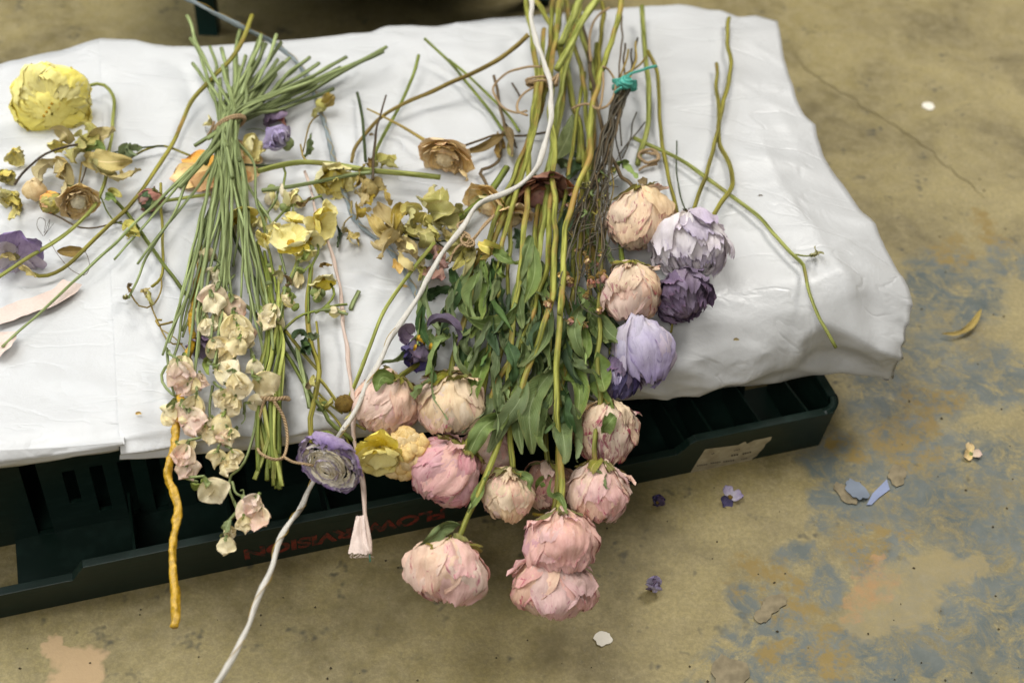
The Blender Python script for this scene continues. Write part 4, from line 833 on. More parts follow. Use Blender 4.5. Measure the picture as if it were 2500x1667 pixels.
stalk(path('k', [(835, 460), (790, 720), (730, 870), (640, 950), (640, 1060), (670, 1130)], [1.0, 1.1])); stalk(path('k', [(650, 980), (670, 1060), (740, 1090)], 1.1)); stalk(path('k', [(665, 1120), (690, 1200), (650, 1260)], 1.0)); stalk(path('k', [(240, 900), (300, 950), (400, 980)], 1.0))
for k, (f, pts) in enumerate((('f', [(600, 690), (610, 670), (630, 700), (620, 740)]), ('k', [(740, 1090), (735, 1040), (715, 1050)]), ('f', [(640, 720), (680, 740), (720, 720)]), ('k', [(740, 450), (750, 520), (720, 560)]), ('f', [(290, 740), (300, 710), (330, 740), (320, 790)]))):
    tube('tendril', path(f, pts, 1.3), .035, MT['s_pea'], pea, ns=5, wob=.02)
for k, (f, pts, w_) in enumerate((('k', [(600, 220), (650, 270), (630, 320)], 50), ('k', [(470, 60), (450, 130), (480, 200)], 55), ('k', [(690, 570), (670, 610), (640, 680)], 60), ('k', [(430, 960), (420, 1000), (350, 990)], 60), ('f', [(440, 620), (410, 650), (420, 700)], 50), ('k', [(640, 1250), (610, 1330), (570, 1400)], 70), ('k', [(240, 380), (200, 400), (170, 440)], 50), ('f', [(560, 780), (540, 830), (500, 860)], 50))):
    add_leaf(pea, f, pts, w_, 1.3, 'calyx')

# ================================================================== second bunch: pale yellow flowers, twine with a bow loop
yb = W3('k', 935, 375, 1.2)
yel = thing('larkspur_bunch', 'bunch of pale yellow flowers with bundled green stems and a twine loop', 'flowers', yb)
bots = [(820, 965), (845, 900), (910, 970), (955, 960), (980, 1025), (1005, 1030), (1020, 1015), (940, 880), (985, 900), (890, 800), (1000, 780), (960, 1010)]
tops = [(600, 330), (650, 480), (640, 250), (700, 560), (740, 430), (770, 600), (800, 420), (830, 600), (690, 320), (930, 330), (820, 560), (760, 720)]
for k in range(12):
    off = RT * (.75 * math.cos(k * 2.4)) - FW * (.5 * math.sin(k * 2.4)); b = W3('k', *bots[k], 1.0 + .1 * (k % 4)); t = W3('f', *tops[k], .7); m = W3('f', 740 + (k % 4) * 18, 920, 1.1)
    tube('stem', [b, yb + off * .8 - RT * .1, m + off * .5, t], (.125, .09), MT['s_green' if k % 3 else 's_lime'], yel, ns=7, wob=.05, seed=k * 1.9)
tube('twine', [yb + RT * (.95 * math.cos(a * .5)) - FW * (.7 * math.sin(a * .5)) + UP * (.02 * (a % 5)) for a in range(27)], .10, MT['twine'], yel, ns=7, step=.2)
tube('twine_loop', path('k', [(900, 360, 1.9), (868, 450, 1.6), (835, 600, 1.3), (845, 740, 1.3), (900, 795, 2.0), (985, 820, 2.1), (1040, 790, 1.8), (1062, 650, 1.4), (1035, 510, 1.6), (960, 390, 2.0)], 1.5), .085, MT['twine'], yel, ns=7, step=.25)
tube('twine_end', path('k', [(1030, 800, 1.9), (1100, 840, 2.0), (1180, 850, 2.3), (1255, 862, 2.3)], 2), .07, MT['twine'], yel, ns=6)
for k, (f, x, y, r, d, o, n) in enumerate((('f', 870, 270, 150, (0, -.2), 1.2, 5), ('f', 1050, 130, 130, (.3, .1), .8, 5), ('f', 1085, 500, 100, (.2, .9), .2, 5), ('f', 960, 330, 70, (.4, .8), .6, 4), ('f', 1110, 60, 80, (.6, -.3), .6, 3), ('f', 800, 180, 90, (-.5, .3), .7, 4), ('f', 900, 120, 80, (.2, -.6), .6, 4), ('f', 690, 230, 70, (-.6, .5), .6, 4), ('f', 1000, 230, 80, (.3, .6), .7, 4))):
    c = W3(f, x, y, 1.4); R = r * FR[f][2] * cmpx(c) * 1.15; open_bloom(yel, c, img_dir(c, d[0], d[1], o), R, [MT['paleyellow'], MT['lemon']], 40 + k, n=n + 1, bend=.15, lift=.25, wide=.58, ruf=.2, wr=.07)
for k, (f, x, y, r, d) in enumerate((('b', 740, 1290, 110, (-.1, 1)), ('b', 890, 1320, 90, (.3, 1)), ('b', 830, 1420, 120, (.4, -.8)), ('f', 690, 60, 90, (-.3, 1)), ('f', 930, 450, 100, (-.3, .9)), ('f', 840, 580, 90, (-.3, 1)), ('f', 900, 700, 90, (-.6, -.5)), ('f', 1120, 710, 90, (.8, .3)), ('f', 720, 540, 80, (-.2, 1)), ('f', 720, 420, 70, (.3, 1)))):
    c = W3(f, x, y, .9); R = r * FR[f][2] * cmpx(c) * 1.25; open_bloom(yel, c, img_dir(c, d[0], d[1], .1), R, [MT['paleyellow'], MT['peacream'], MT['tan' if k == 5 else 'paleyellow']], 60 + k, n=4, bend=.35, lift=1.05, wide=.30, ruf=.2, wr=.09, core='calyx', crad=.2)
for k, (f, pts) in enumerate((('b', [(800, 1120), (830, 1180), (820, 1270), (850, 1400)]), ('f', [(600, 330), (640, 430), (680, 640), (790, 740)]), ('f', [(1040, 230), (1050, 330), (1000, 460), (985, 800)]), ('f', [(930, 330), (880, 480), (820, 600), (790, 800)]), ('b', [(720, 1560), (850, 1420), (950, 1380), (1080, 1340)]), ('b', [(680, 1480), (760, 1380), (780, 1300)]),
                              ('f', [(660, 0), (690, 200), (740, 420), (770, 600)]), ('f', [(880, 0), (900, 130), (930, 250)]), ('f', [(820, 850), (930, 760), (1060, 720), (1160, 690), (1250, 680)]), ('f', [(1030, 730), (1150, 720), (1260, 750)]), ('f', [(1140, 540), (1160, 610), (1100, 700), (1040, 740)]))):
    tube('side_stem', path(f, pts, 1.0), .075, MT['s_pea' if k % 2 else 's_green'], yel, ns=6, wob=.05)
for k, (f, pts, w_, m) in enumerate((('f', [(990, 290), (960, 340), (920, 380)], 50, 'calyx'), ('f', [(820, 480), (860, 540), (840, 560)], 40, 'brleaf'), ('f', [(900, 430), (960, 440), (1000, 400)], 40, 'calyx'), ('f', [(860, 620), (890, 610), (880, 680)], 50, 'calyx'), ('f', [(1030, 560), (1060, 610), (1030, 650)], 55, 'olleaf'), ('f', [(640, 700), (680, 730), (730, 720)], 50, 'calyx'), ('f', [(740, 480), (790, 470), (800, 540)], 45, 'olleaf'), ('b', [(900, 1380), (960, 1400), (1010, 1350)], 40, 'brleaf'), ('f', [(1060, 420), (1100, 400), (1150, 410)], 40, 'brleaf'), ('f', [(880, 30), (890, 130), (850, 200)], 40, 'olleaf'))):
    add_leaf(yel, f, pts, w_, 1.2, m)
for k, (x, y) in enumerate(((1000, 305), (1030, 600), (1075, 605), (1050, 640))): blob('seed_pod', W3('f', x, y, 1.1), .22, MT['calyx'], yel, k * 3.1, wr=.2)

# ================================================================== loose stems between the two bunches
def loose(name, label, f, pts, h, r, mat, cat='stem', **k):
    p = path(f, pts, h); o = tube(name, p, r, MT[mat], None, at=p[0], **k); return tag(o, label, cat)
def loose_parts(name, label, f, pts, h, r, mat, leaves=(), cat='stem', extra=()):
    p = path(f, pts, h); root = thing(name, label, cat, p[0]); tube('stem', p, r, MT[mat], root)
    for lf in leaves: add_leaf(root, *lf)
    for e in extra: tube('side_stem', path(*e[:3]), e[3], MT[mat], root, ns=6)
    return root
loose_parts('bud_stem', 'long dark green stem with a nodding bud crossing diagonally under both bunches', 'e', [('a', 740, 1330), ('a', 830, 1420), ('e', 880, 70), ('e', 1000, 240), ('e', 1150, 450), ('e', 1310, 640), ('f', 400, 680), ('f', 560, 690), ('f', 700, 830), ('f', 860, 1060), ('f', 1000, 1290), ('f', 1110, 1430), ('k', 1380, 550), ('k', 1560, 690)], [.5, 1.0], .11, 's_green',
            [('a', [(745, 1350), (760, 1310), (830, 1350)], 60, 1.0, 'olleaf'), ('a', [(720, 1330), (760, 1360), (790, 1390)], 55, .9, 'green'), ('e', [(840, 180), (880, 130), (950, 190)], 60, .9, 'olleaf'), ('e', [(850, 190), (900, 190), (950, 220)], 60, .8, 'olleaf')])
loose('thin_stem', 'thin dark green stem slanting between the sweet peas and yellow flowers', 'f', [(440, 110), (500, 260), (580, 430), (660, 600), (750, 740), (830, 900), (940, 1100), (990, 1260), (1000, 1390)], [.6, .7], .10, 's_dark')
loose('thin_stem', 'flat green stem piece ending beside the tall leafy stem', 'k', [(1130, 0), (1165, 160), (1200, 320), (1222, 440)], [.7, .9], .12, 's_pea')
loose_parts('leafy_stem', 'upright olive stem with shrivelled dark leaves left of the silk-wrapped wire', 'f', [(1005, 430), (985, 620), (985, 800), (1010, 960), (1062, 1130), (1040, 1280), (1010, 1420), ('k', 1230, 520), ('k', 1238, 700)], [.7, 1.0], .14, 's_olive',
            [('f', [(985, 900), (930, 880), (890, 920)], 60, 1.0, 'dkgreen'), ('f', [(970, 900), (960, 960), (1000, 1030)], 60, 1.0, 'dkgreen'), ('f', [(990, 890), (1030, 900), (1050, 880)], 50, 1.2, 'green'), ('f', [(930, 930), (960, 970), (930, 1010)], 60, .9, 'dkgreen'), ('k', [(1230, 250), (1210, 300), (1190, 260)], 50, 1.0, 'brleaf'), ('k', [(1250, 200), (1260, 260), (1300, 330)], 50, 1.0, 'olleaf'), ('k', [(1290, 360), (1330, 420), (1390, 360)], 60, 1.0, 'olleaf'), ('k', [(1270, 450), (1320, 440), (1350, 400)], 60, .9, 'green')],
            extra=[('f', [(1040, 800), (1060, 950), (1070, 1130)], .9, .07), ('f', [(830, 850), (940, 1000), (1050, 1130)], .8, .10), ('f', [(1065, 1190), (1130, 1270), (1195, 1360)], .9, .09), ('k', [(1290, 330), (1380, 420), (1470, 480)], .8, .06), ('k', [(1500, 500), (1560, 560), (1640, 600)], .9, .06), ('k', [(1350, 450), (1450, 560), (1550, 790)], .7, .07)])
sd = thing('withered_pod', 'small shrivelled brown seed head beside the pink-wrapped wire', 'pod', W3('k', 1480, 410, .8))
blob('pod', W3('k', 1480, 410, .9), .35, MT['seed'], sd, 3.0, wr=.4); add_leaf(sd, 'k', [(1480, 420), (1450, 380), (1440, 360)], 40, 1.0, 'brleaf'); add_leaf(sd, 'k', [(1480, 410), (1520, 470), (1480, 520)], 40, 1.0, 'olleaf'); add_leaf(sd, 'k', [(1470, 420), (1500, 380), (1520, 370)], 40, 1.0, 'brleaf')
loose('curved_stem', 'thin yellow-green stem curving beside the white cord', 'f', [('q', 1080, 1040), ('f', 1750, 380), ('f', 1560, 640), ('f', 1480, 780), ('f', 1420, 930), ('f', 1330, 1170), ('f', 1262, 1330)], [1.6, .6], .105, 's_lime')
loose('stem_piece', 'short bright green stem piece lying alone on the paper', 'f', [(1278, 715), (1305, 650), (1332, 592)], .3, .13, 's_pea', ns=9)
loose_parts('dark_sprig', 'dark withered sprig right of the pale yellow flowers', 'b', [(1060, 1330), (1110, 1400), (1160, 1500), ('f', 1190, 150), ('f', 1200, 210), ('f', 1190, 290)], [.5, .4], .055, 's_dark', [('f', [(1195, 150), (1210, 200), (1190, 290)], 40, .4, 'dkgreen'), ('b', [(1100, 1390), (1150, 1450), (1180, 1530)], 30, .5, 'dkgreen')])
sp = thing('withered_calyx', 'spidery brown withered calyx on the bare paper left of the olive petals', 'flower', W3('f', 1270, 190, .4))
for k, (pts, w_) in enumerate((([(1250, 150), (1230, 180), (1240, 130)], 40), ([(1260, 180), (1290, 220), (1340, 215)], 45), ([(1270, 190), (1280, 250), (1320, 275)], 25), ([(1255, 160), (1270, 190), (1250, 230)], 40), ([(1290, 210), (1325, 240), (1335, 285)], 15))): add_leaf(sp, 'f', pts, w_, .5, 'dryleaf')
tube('stem', path('f', [(1230, 130), (1260, 90), (1300, 70)], .4), .04, MT['s_tan'], sp, ns=5)
# ================================================================== cords, wires, ribbons
cp = [('c', 1105, -40, 5.0), ('c', 1112, 120, 4.6), ('c', 1140, 260, 4.2), ('c', 1195, 410, 4.2), ('c', 1242, 580, 4.4), ('c', 1250, 720, 4.4), ('c', 1220, 930, 4.2), ('c', 1165, 1110, 4.0), ('c', 1080, 1230, 3.8), ('c', 960, 1308, 3.4), ('c', 800, 1375, 3.0), ('c', 715, 1440, 2.7), ('c', 640, 1560, 2.5),
      ('g', 430, 830, 2.3), ('g', 230, 1190, 2.0), ('g', 0, 1535, 1.8), ('f', 1390, 1250, 1.7), ('f', 1230, 1530, 1.8), ('k', 1470, 590, 2.0), ('k', 1380, 740, .8), ('k', 1260, 960, -.6), ('k', 1165, 1165, .6), ('k', 1080, 1280, 2.4), ('k', 1010, 1400, 3.2), ('o', 830, 590, 4.2), ('o', 790, 740, 4.8), ('o', 710, 920, 5.4), ('o', 600, 1170, 6.2), ('o', 530, 1350, 6.8), ('o', 380, 1590, 7.6)]
cps = path('c', cp, 3)
cord = thing('paper_cord', 'thick white twisted paper cord winding across the flowers to the bottom edge', 'cord', cps[-1])
tube('wrap', cps, (.16, .125), MT['cord'], cord, ns=12, step=.2, wob=.07, lump=.12, twist=.16)
# fine gold thread wound round it
cc = crspline(cps, 420); gt = []
for i, p in enumerate(cc[:-1]):
    t = (cc[i + 1] - p).normalized(); n1 = t.orthogonal().normalized(); b1 = t.cross(n1); L = plen(cc[:2]) * i; a = L * 1.9 + .8 * n3(L * .3, 2)
    gt.append(p + (n1 * math.cos(a) + b1 * math.sin(a)) * (.185 - .04 * i / 420))
def rawtube(name, c, r, mat, parent, ns=5):
    vs, fs, uv = [], [], []; nrm = None; n = len(c) - 1
    for i, p in enumerate(c):
        t = (c[min(i + 1, n)] - c[max(i - 1, 0)]).normalized(); nrm = t.orthogonal().normalized() if nrm is None else (nrm - t * nrm.dot(t)).normalized(); b = t.cross(nrm)
        for k in range(ns): a = 2 * math.pi * k / ns; vs.append(p + (nrm * math.cos(a) + b * math.sin(a)) * r); uv.append((k / ns, i * .1))
        if i: fs += [((i - 1) * ns + k, (i - 1) * ns + (k + 1) % ns, i * ns + (k + 1) % ns, i * ns + k) for k in range(ns)]
    return mk(name, vs, fs, mat, parent, uv)
rawtube('gold_thread', gt[235:], .018, MT['goldthread'], cord)

pw = path('f', [('b', 960, 1170, .8), ('b', 1010, 1330, .8), ('f', 1030, 30, .8), ('f', 1110, 220, .7), ('f', 1190, 500, .6), ('f', 1222, 780, .6), ('f', 1255, 1060, .6), ('f', 1290, 1360, .9), ('k', 1555, 640, 1.0), ('k', 1600, 900, 1.0), ('k', 1630, 1150, 1.4), ('k', 1655, 1350, 1.7), ('k', 1665, 1510, 1.9)], .6)
pk = thing('wrapped_wire', 'thin wire wrapped in pale pink silk with a frayed flag at its lower end', 'wire', pw[-1])
tube('wrap', pw, (.075, .13), MT['ribbon'], pk, ns=10, step=.2, wob=.06, lump=.15, twist=.25)
tube('wire_end', [pw[-1], W3('k', 1668, 1568, 2.0)], .035, MT['wire'], pk, ns=6)
def ribbon(name, cpts, half, mat, parent, nv=24, nu=8, wr=.12, seed=1.0, side=None):
    c = crspline(cpts, nv); vs, uv = [], []
    for j, p in enumerate(c):
        t = (c[min(j + 1, nv)] - c[max(j - 1, 0)]).normalized(); n0 = Vector((0, 0, 1)) if side is None else side; s = t.cross(n0).normalized(); n = s.cross(t)
        hw = half if not isinstance(half, tuple) else half[0] + (half[1] - half[0]) * j / nv
        for i in range(nu + 1):
            u = 2 * i / nu - 1; vs.append(p + s * (u * hw * (1 + .06 * n3(j * .5, seed, u))) + n * (wr * (n3(u * 1.2, j * .22, seed) + .3 * n3(u * 3, j * .6, seed)) + .02) + t * (.10 * n3(u * 3, seed + j) if j in (0, nv) else 0)); uv.append((i / nu, j / nv))
    return mk(name, vs, grid_faces(nu, nv), mat, parent, uv)
ribbon('flag', path('k', [(1590, 1235, 1.5), (1580, 1360, 1.6), (1568, 1512, 1.7)], 1.5), (.16, .40), MT['silk'], pk, 14, 8, .1, 4.0, side=-FW)
ribbon('flag', path('k', [(1612, 1230, 1.6), (1622, 1370, 1.8), (1648, 1515, 1.9)], 1.5), (.10, .14), MT['silk'], pk, 14, 6, .12, 7.0, side=-FW)
for k in range(12):
    a = W3('k', 1530 + 12 * k, 1508 + 6 * math.sin(k), 1.8); rawtube('fray', crspline([a, a + RT * (.15 * math.sin(k * 5)) - UP * .12, a + RT * (.3 * math.sin(k * 3.3)) - UP * .2], 6), .012, MT['silk'], pk, 4)

bw = path('b', [('b', 130, -25, 4.6), ('b', 420, 130, 3.4), ('b', 600, 215, 2.4), ('b', 720, 280, 1.2), ('b', 870, 390, .4), ('b', 970, 520, .3), ('b', 1050, 700, .3), ('b', 1110, 880, .3), ('b', 1150, 1050, .3), ('b', 1230, 1330, .3), ('b', 1330, 1530, .35), ('f', 1480, 255, .4), ('f', 1620, 410, .6), ('f', 1700, 560, .6), ('f', 1765, 740, .6), ('f', 1790, 835, .7)], .4)
bl = thing('wrapped_wire', 'grey-blue ribbon-wrapped wire running from the top left to the indigo iris', 'wire', bw[-1])
tube('wrap', bw, .14, MT['blue'], bl, ns=10, step=.2, wob=.07, lump=.25, twist=.28); rawtube('gold_thread', [p + Vector((.12 * math.sin(i * .8), .1, .14 + .05 * math.cos(i * .8))) for i, p in enumerate(crspline(bw, 200))], .016, MT['goldthread'], bl)
gs = path('k', [('f', 255, 60, .6), ('f', 250, 260, .7), ('f', 215, 620, .8), ('f', 180, 900, .9), ('k', 275, 330, 1.0), ('k', 255, 440, 1.0), ('k', 230, 680, 1.1), ('k', 200, 950, 1.3), ('k', 235, 1130, 1.4), ('k', 235, 1380, 1.6), ('l', 1070, 880, 2.0), ('l', 1095, 1050, 2.3), ('l', 1080, 1225, 2.6)], 1)
o = tube('gilded_twig', gs, .165, MT['gold'], None, ns=14, step=.14, wob=.10, lump=.6, at=gs[-1], rfun=lambda s: .45 + .75 * min(1, s * 2.2)); tag(o, 'knobbly gold-covered twig hanging in front of the crate at left', 'twig')
# silk ribbon at the left margin
rb = ribbon('silk_ribbon', path('e', [(495, 530), (440, 590), (330, 650), (200, 690), (90, 730), (-60, 790)], .35), .62, MT['silk'], None, 30, 8, .1, 2.0); tag(rb, 'pale pink silk ribbon strip on the paper at left', 'ribbon')
rb = ribbon('silk_ribbon', path('e', [(40, 870), (20, 930), (-60, 1010)], .5), .6, MT['silk'], None, 14, 8, .2, 6.0); tag(rb, 'folded end of pale silk ribbon at the left picture edge', 'ribbon')

# ------------------------------------------------------------------ twine ties in the peony bunch
def tie(name, label, pts_list, mat='twine', r=.08, cat='twine', ball=None):
    root = thing(name, label, cat, pts_list[0][0])
    for k, p in enumerate(pts_list): tube('strand', p, r, MT[mat], root, ns=7, step=.2, wob=.05)
    if ball: blob('knot', ball[0], ball[1], MT[mat], root, 2.2, wr=.35, nu=14, nv=10)
    return root
c1 = W3('c', 1185, 575, 2.6)
tie('twine_tie', 'jute twine tie with a wide loop round the left peony stems', [path('c', [(1180, 455, 3.8), (1080, 460, 3.4), (960, 495, 2.2), (870, 570, 1.2), (850, 630, 1.0), (905, 720, .9), (1000, 770, 1.4), (1080, 765, 2.6)], 2), path('c', [(1080, 790, 3.0), (1025, 760, 2.6), (1020, 700, 2.6), (1060, 640, 3.0), (1120, 600, 3.6)], 3),
    [c1 + RT * (1.0 * math.cos(k * .5)) - FW * (1.2 * math.sin(k * .5)) + UP * (.14 * math.sin(k * .35) + .1) for k in range(40)], path('c', [(1250, 560, 4.4), (1290, 510, 4.8), (1275, 580, 4.8)], 4)])
c2 = W3('c', 1480, 725, 2.0)
tie('twine_tie', 'jute twine tie with a loop hanging right of the lime stalk', [path('c', [(1570, 745, 3.6), (1640, 720, 3.2), (1680, 640, 2.8), (1685, 560, 2.8), (1640, 480, 3.2), (1600, 460, 3.6)], 3), path('c', [(1390, 745, 2.4), (1440, 720, 2.8), (1500, 712, 3.2), (1580, 740, 3.6), (1600, 600, 3.4), (1605, 500, 3.4)], 3),
    path('c', [(1650, 55, 3.6), (1580, 100, 3.2), (1530, 170, 2.8), (1510, 300, 2.4), (1520, 420, 2.0)], 3)])
tie('twine_knot', 'small coil of jute twine on the paper right of the bunch', [[W3('d', 392, 822, .5) + Vector(((.62 + .10 * math.sin(k * 1.3)) * math.cos(k * .45), (.62 + .1 * math.sin(k * 1.7)) * math.sin(k * .45), .06 * k / 10 + .05 * math.sin(k))) for k in range(44)], path('d', [(340, 880, .4), (370, 860, .5), (430, 850, .5)], .5)], r=.085)
tie('twine_knot', 'frayed knot of jute twine beside the white cord over the veined leaf', [path('q', [(1440, 780, 2.2), (1360, 830, 2.2), (1400, 900, 2.3), (1500, 960, 2.4), (1470, 1040, 2.3), (1370, 1080, 2.2), (1300, 1180, 2.0), (1260, 1280, 1.8)], 2), path('q', [(1800, 710, 2.4), (1680, 830, 2.4), (1590, 950, 2.4), (1500, 1050, 2.3), (1420, 1030, 2.2)], 2), path('q', [(1400, 950, 2.3), (1520, 1000, 2.5), (1560, 1060, 2.4), (1480, 1090, 2.3), (1400, 1020, 2.4), (1440, 940, 2.5)], 2), path('q', [(1780, 730, 2.6), (1640, 880, 2.5), (1540, 1000, 2.4)], 2)], r=.075)
tb = W3('c', 1750, 580, 2.6)
tie('yarn_tie', 'turquoise yarn knotted round the wiry brown bunch', [[tb + RT * (.72 * math.cos(k * .6)) - FW * (.55 * math.sin(k * .6)) + UP * (.28 * math.sin(k * .27)) for k in range(46)], path('c', [(1760, 530, 3.6), (1800, 500, 3.8), (1880, 475, 3.4), (1965, 455, 3.0)], 3), path('c', [(1730, 600, 3.4), (1690, 625, 3.0), (1680, 640, 2.8)], 3)], 'teal', .10, 'yarn', (W3('c', 1755, 565, 3.4), .34))
# ================================================================== lilac, purple and yellow flowers
def flower(name, label, f, x, y, h, cat='flower', group=None):
    c = W3(f, x, y, h); return thing(name, label, cat, c, group), c
def Rpx(c, px): return px * cmpx(c)
# --- big lilac and cream ranunculus hanging by the twine loop
r, c = flower('ranunculus', 'large lilac and cream ranunculus facing out beside the twine loop', 'k', 1310, 945, 2.4)
ax_ = img_dir(c, -.12, .22, 1.0); X_, Y_, Z_ = frame(ax_, UP); R = Rpx(c, 88); rgq = random.Random(3)
hub = globe_core('bloom', c - Z_ * R * .55, (X_, Y_, Z_), R * .3, MT['rosette'], r, 4.0, (1.2, 1.2, .5), wr=.3)
NL = 12
for l in range(NL):
    f_ = l / (NL - 1); rr = 1.0 - .88 * f_; n = 7 if f_ < .5 else 5 if f_ < .8 else 4; m = ['violet', 'lilac', 'violet'][l % 3] if l < 3 else ('lilac' if l % 4 == 0 else 'rosette')
    sh = X_ * (-.10 * R * f_) + Y_ * (.05 * R * f_)             # heart of the flower sits off centre
    for k in range(n): globe_petal('petal', c + sh - Z_ * R * (.50 - .22 * f_), (X_, Y_, Z_), R * rr * rgq.uniform(.97, 1.04), 2 * math.pi * (k + .5 * (l % 2)) / n + rgq.uniform(-.25, .25), 3.3 / n * rgq.uniform(1.0, 1.4), 1.05, rgq.uniform(1.50, 1.75) + .1 * (f_ > .7), MT[m], hub, 100 + l * 13 + k * 1.9, flare=rgq.uniform(-.2, .12), wr=.06 + .05 * f_, sc=(1, .95, .46), nu=16, nv=8, jag=.10)
for k in range(2):                                            # broad folded petals on the upper right
    globe_petal('petal', c - Z_ * R * .45, (X_, Y_, Z_), R * (1.02 - .10 * k), -.45 + .1 * k, .60 - .06 * k, 1.0, 1.86, MT['violet'], hub, 300 + k * 2.3, flare=-.25, wr=.06, sc=(1, 1, .6), nu=16, nv=10)
tube('stem', [c - Z_ * R * .5, c - Z_ * R * .7 + UP * R * .7, W3('k', 1238, 640, .8)], .13, MT['s_green'], r)
# --- pale lilac, dark purple, purple group on the right
def layered(label, f, x, y, rpx, ax, h, mats, seed, sc=(1, 1, 1), stem=None, flare=.3, out=.1, name='ranunculus', smat='s_olive', n=None, hf=(.38, .6), gs=None):
    r, c = flower(name, label, f, x, y, h); R = Rpx(c, rpx); A = frame(img_dir(c, ax[0], ax[1], out), -FW); rg = random.Random(seed); M_ = [MT[m] for m in mats]
    hub = globe_core('bloom', c, A, R * .62, M_[-1], r, seed, sc, wr=.18)
    for l, (k_, rr, t0, t1) in enumerate(n or ((9, .66, .5, 2.7), (9, .76, .4, 2.45), (9, .85, .3, 2.15), (8, .93, .2, 1.85), (7, 1.0, .12, 1.5), (5, 1.04, .08, 1.1))):
        for k in range(k_): globe_petal('petal', c, A, R * rr * rg.uniform(.96, 1.06), 2 * math.pi * (k + .5 * (l % 2) + rg.uniform(-.2, .2)) / k_, rg.uniform(*hf), t0, t1 * rg.uniform(.9, 1.1), rg.choice(M_), hub, seed + l * 11 + k * 1.7, flare=flare * rg.uniform(.2, 1.5), wr=rg.uniform(.05, .09), sc=sc, nu=14, nv=14, jag=.12, gs=seed * .7)
    for st, hs, rad in (stem or []): tube('stem', path('d', st, hs) + [c - A[2] * R * .75], rad, MT[smat], r, wob=.06)
    return r
layered('pale lilac layered ranunculus with two long stems on the right of the paper', 'h', 1210, 740, 78, (.12, 1), 1.9, ['palelilac', 'palelilac', 'palelilac', 'lilac'], 31, (1, 1.05, 1.0),
        [([(740, 330, .7), (740, 450, .5), (755, 560, .7), (745, 680, .9), (700, 860, .8), (650, 1000, 1.0), (615, 1110, 1.4)], 1, .13), ([(805, 95, .6), (800, 230, .5), (817, 350, .6), (792, 480, .8), (768, 545, .9), (755, 720, .6), (792, 820, .5), (822, 920, .6), (812, 985, 1.0), (750, 1070, 1.1), (695, 1140, 1.5)], 1, .145)])
layered('dark purple ranunculus with silvery petal edges right of the blush peony', 'h', 1130, 1190, 62, (.35, 1), 1.5, ['darkpurple', 'darkpurple', 'mauvegrey'], 41, (1.1, 1.05, .9), [([('h', 975, 1490, .4), ('h', 1040, 1450, .8)], 1, .07)], .25, .5)
layered('smooth purple tulip-like bloom below the blush peony', 'h', 790, 1640, 68, (.1, 1), 1.6, ['purple', 'purple', 'lilac'], 51, (.92, .95, 1.12), None, .05, .05, 'tulip', n=((4, .86, .3, 2.7), (4, .93, .15, 2.6), (4, 1.0, .08, 2.45)), hf=(.9, 1.2))
layered('small dark violet bloom at the paper edge under the purple tulip', 'i', 1690, 705, 46, (-.1, 1), .8, ['darkpurple', 'purple', 'indigo'], 61, (1, 1, 1.15), None, .15)
# --- iris
r, c = flower('iris', 'indigo dried iris with yellow beards beside the grey-blue wire end', 'i', 225, 415, 1.5)
open_bloom(r, c, img_dir(c, -.1, .3, .7), Rpx(c, 70), [MT['indigo'], MT['indigo'], MT['darkpurple']], 70, n=7, bend=.9, lift=.7, wide=.42, ruf=.2, wr=.12, layers=2)
leaf('curled_petal', path('i', [(290, 290, 2.0), (360, 255, 2.6), (450, 270, 2.6), (500, 340, 2.2), (490, 430, 1.7)], 2), 1.0, MT['darkpurple'], r, 3.3, tw=(.8, 1.4), fold=.7, ruf=.15); leaf('curled_petal', path('i', [(180, 330, 2.0), (120, 300, 2.4), (85, 360, 2.0), (120, 440, 1.6)], 2), 1.1, MT['mauvegrey'], r, 5.3, tw=(.5, 1.0), fold=.6, ruf=.15)
for x, y in ((215, 375), (190, 445), (305, 435)): leaf('beard', path('i', [(x - 8, y + 25, 2.4), (x, y, 2.7), (x + 8, y - 22, 2.5)], 2), .16, MT['stamen'], r, x * .1)
for pts, w_ in (([(300, 350), (330, 400), (420, 370), (450, 350)], 55), ([(330, 410), (380, 390), (430, 360)], 60)): add_leaf(r, 'i', pts, w_, 1.6, 'green')
# --- left purple pansy seen from behind, with its long stem
r, c = flower('pansy', 'lilac open flower seen from behind at the left edge', 'e', 110, 350, .9)
open_bloom(r, c, img_dir(c, .05, .1, 1.0), Rpx(c, 72), [MT['purple'], MT['violet'], MT['lilac']], 80, n=6, bend=-.1, lift=.05, wide=.62, ruf=.25, wr=.09, core='olleaf', crad=.12, jit=.25)
for pts, w_ in (([(110, 380), (60, 360), (0, 370)], 60), ([(150, 420), (200, 440), (255, 490)], 55)): add_leaf(r, 'e', pts, w_, 1.4, 'dryleaf')
# --- small purple blooms near the sweet pea neck
r, c = flower('pansy', 'crumpled purple bloom with a green leaf right of the sweet pea tie', 'b', 845, 985, 1.0)
open_bloom(r, c, img_dir(c, -.4, -.3, .5), Rpx(c, 66), [MT['purple'], MT['darkpurple'], MT['purple']], 90, n=6, bend=1.1, lift=.8, wide=.5, ruf=.15, wr=.08, core='calyx', layers=2, crad=.2); add_leaf(r, 'b', [(960, 1080), (990, 1000), (1000, 920)], 75, .8, 'green')
tube('stem', path('b', [(935, 990, 1.0), (950, 1060, .9), (975, 1100, 1.0)], 1), .06, MT['s_tan'], r)
r, c = flower('pansy', 'dusky mauve shrivelled bloom behind the fanned sweet pea stems', 'b', 745, 760, .7)
open_bloom(r, c, img_dir(c, .2, .6, .6), Rpx(c, 56), [MT['mauvegrey'], MT['dusky'], MT['darkpurple']], 95, n=5, bend=.7, lift=.5, wide=.5, ruf=.2, wr=.1, core='seed')
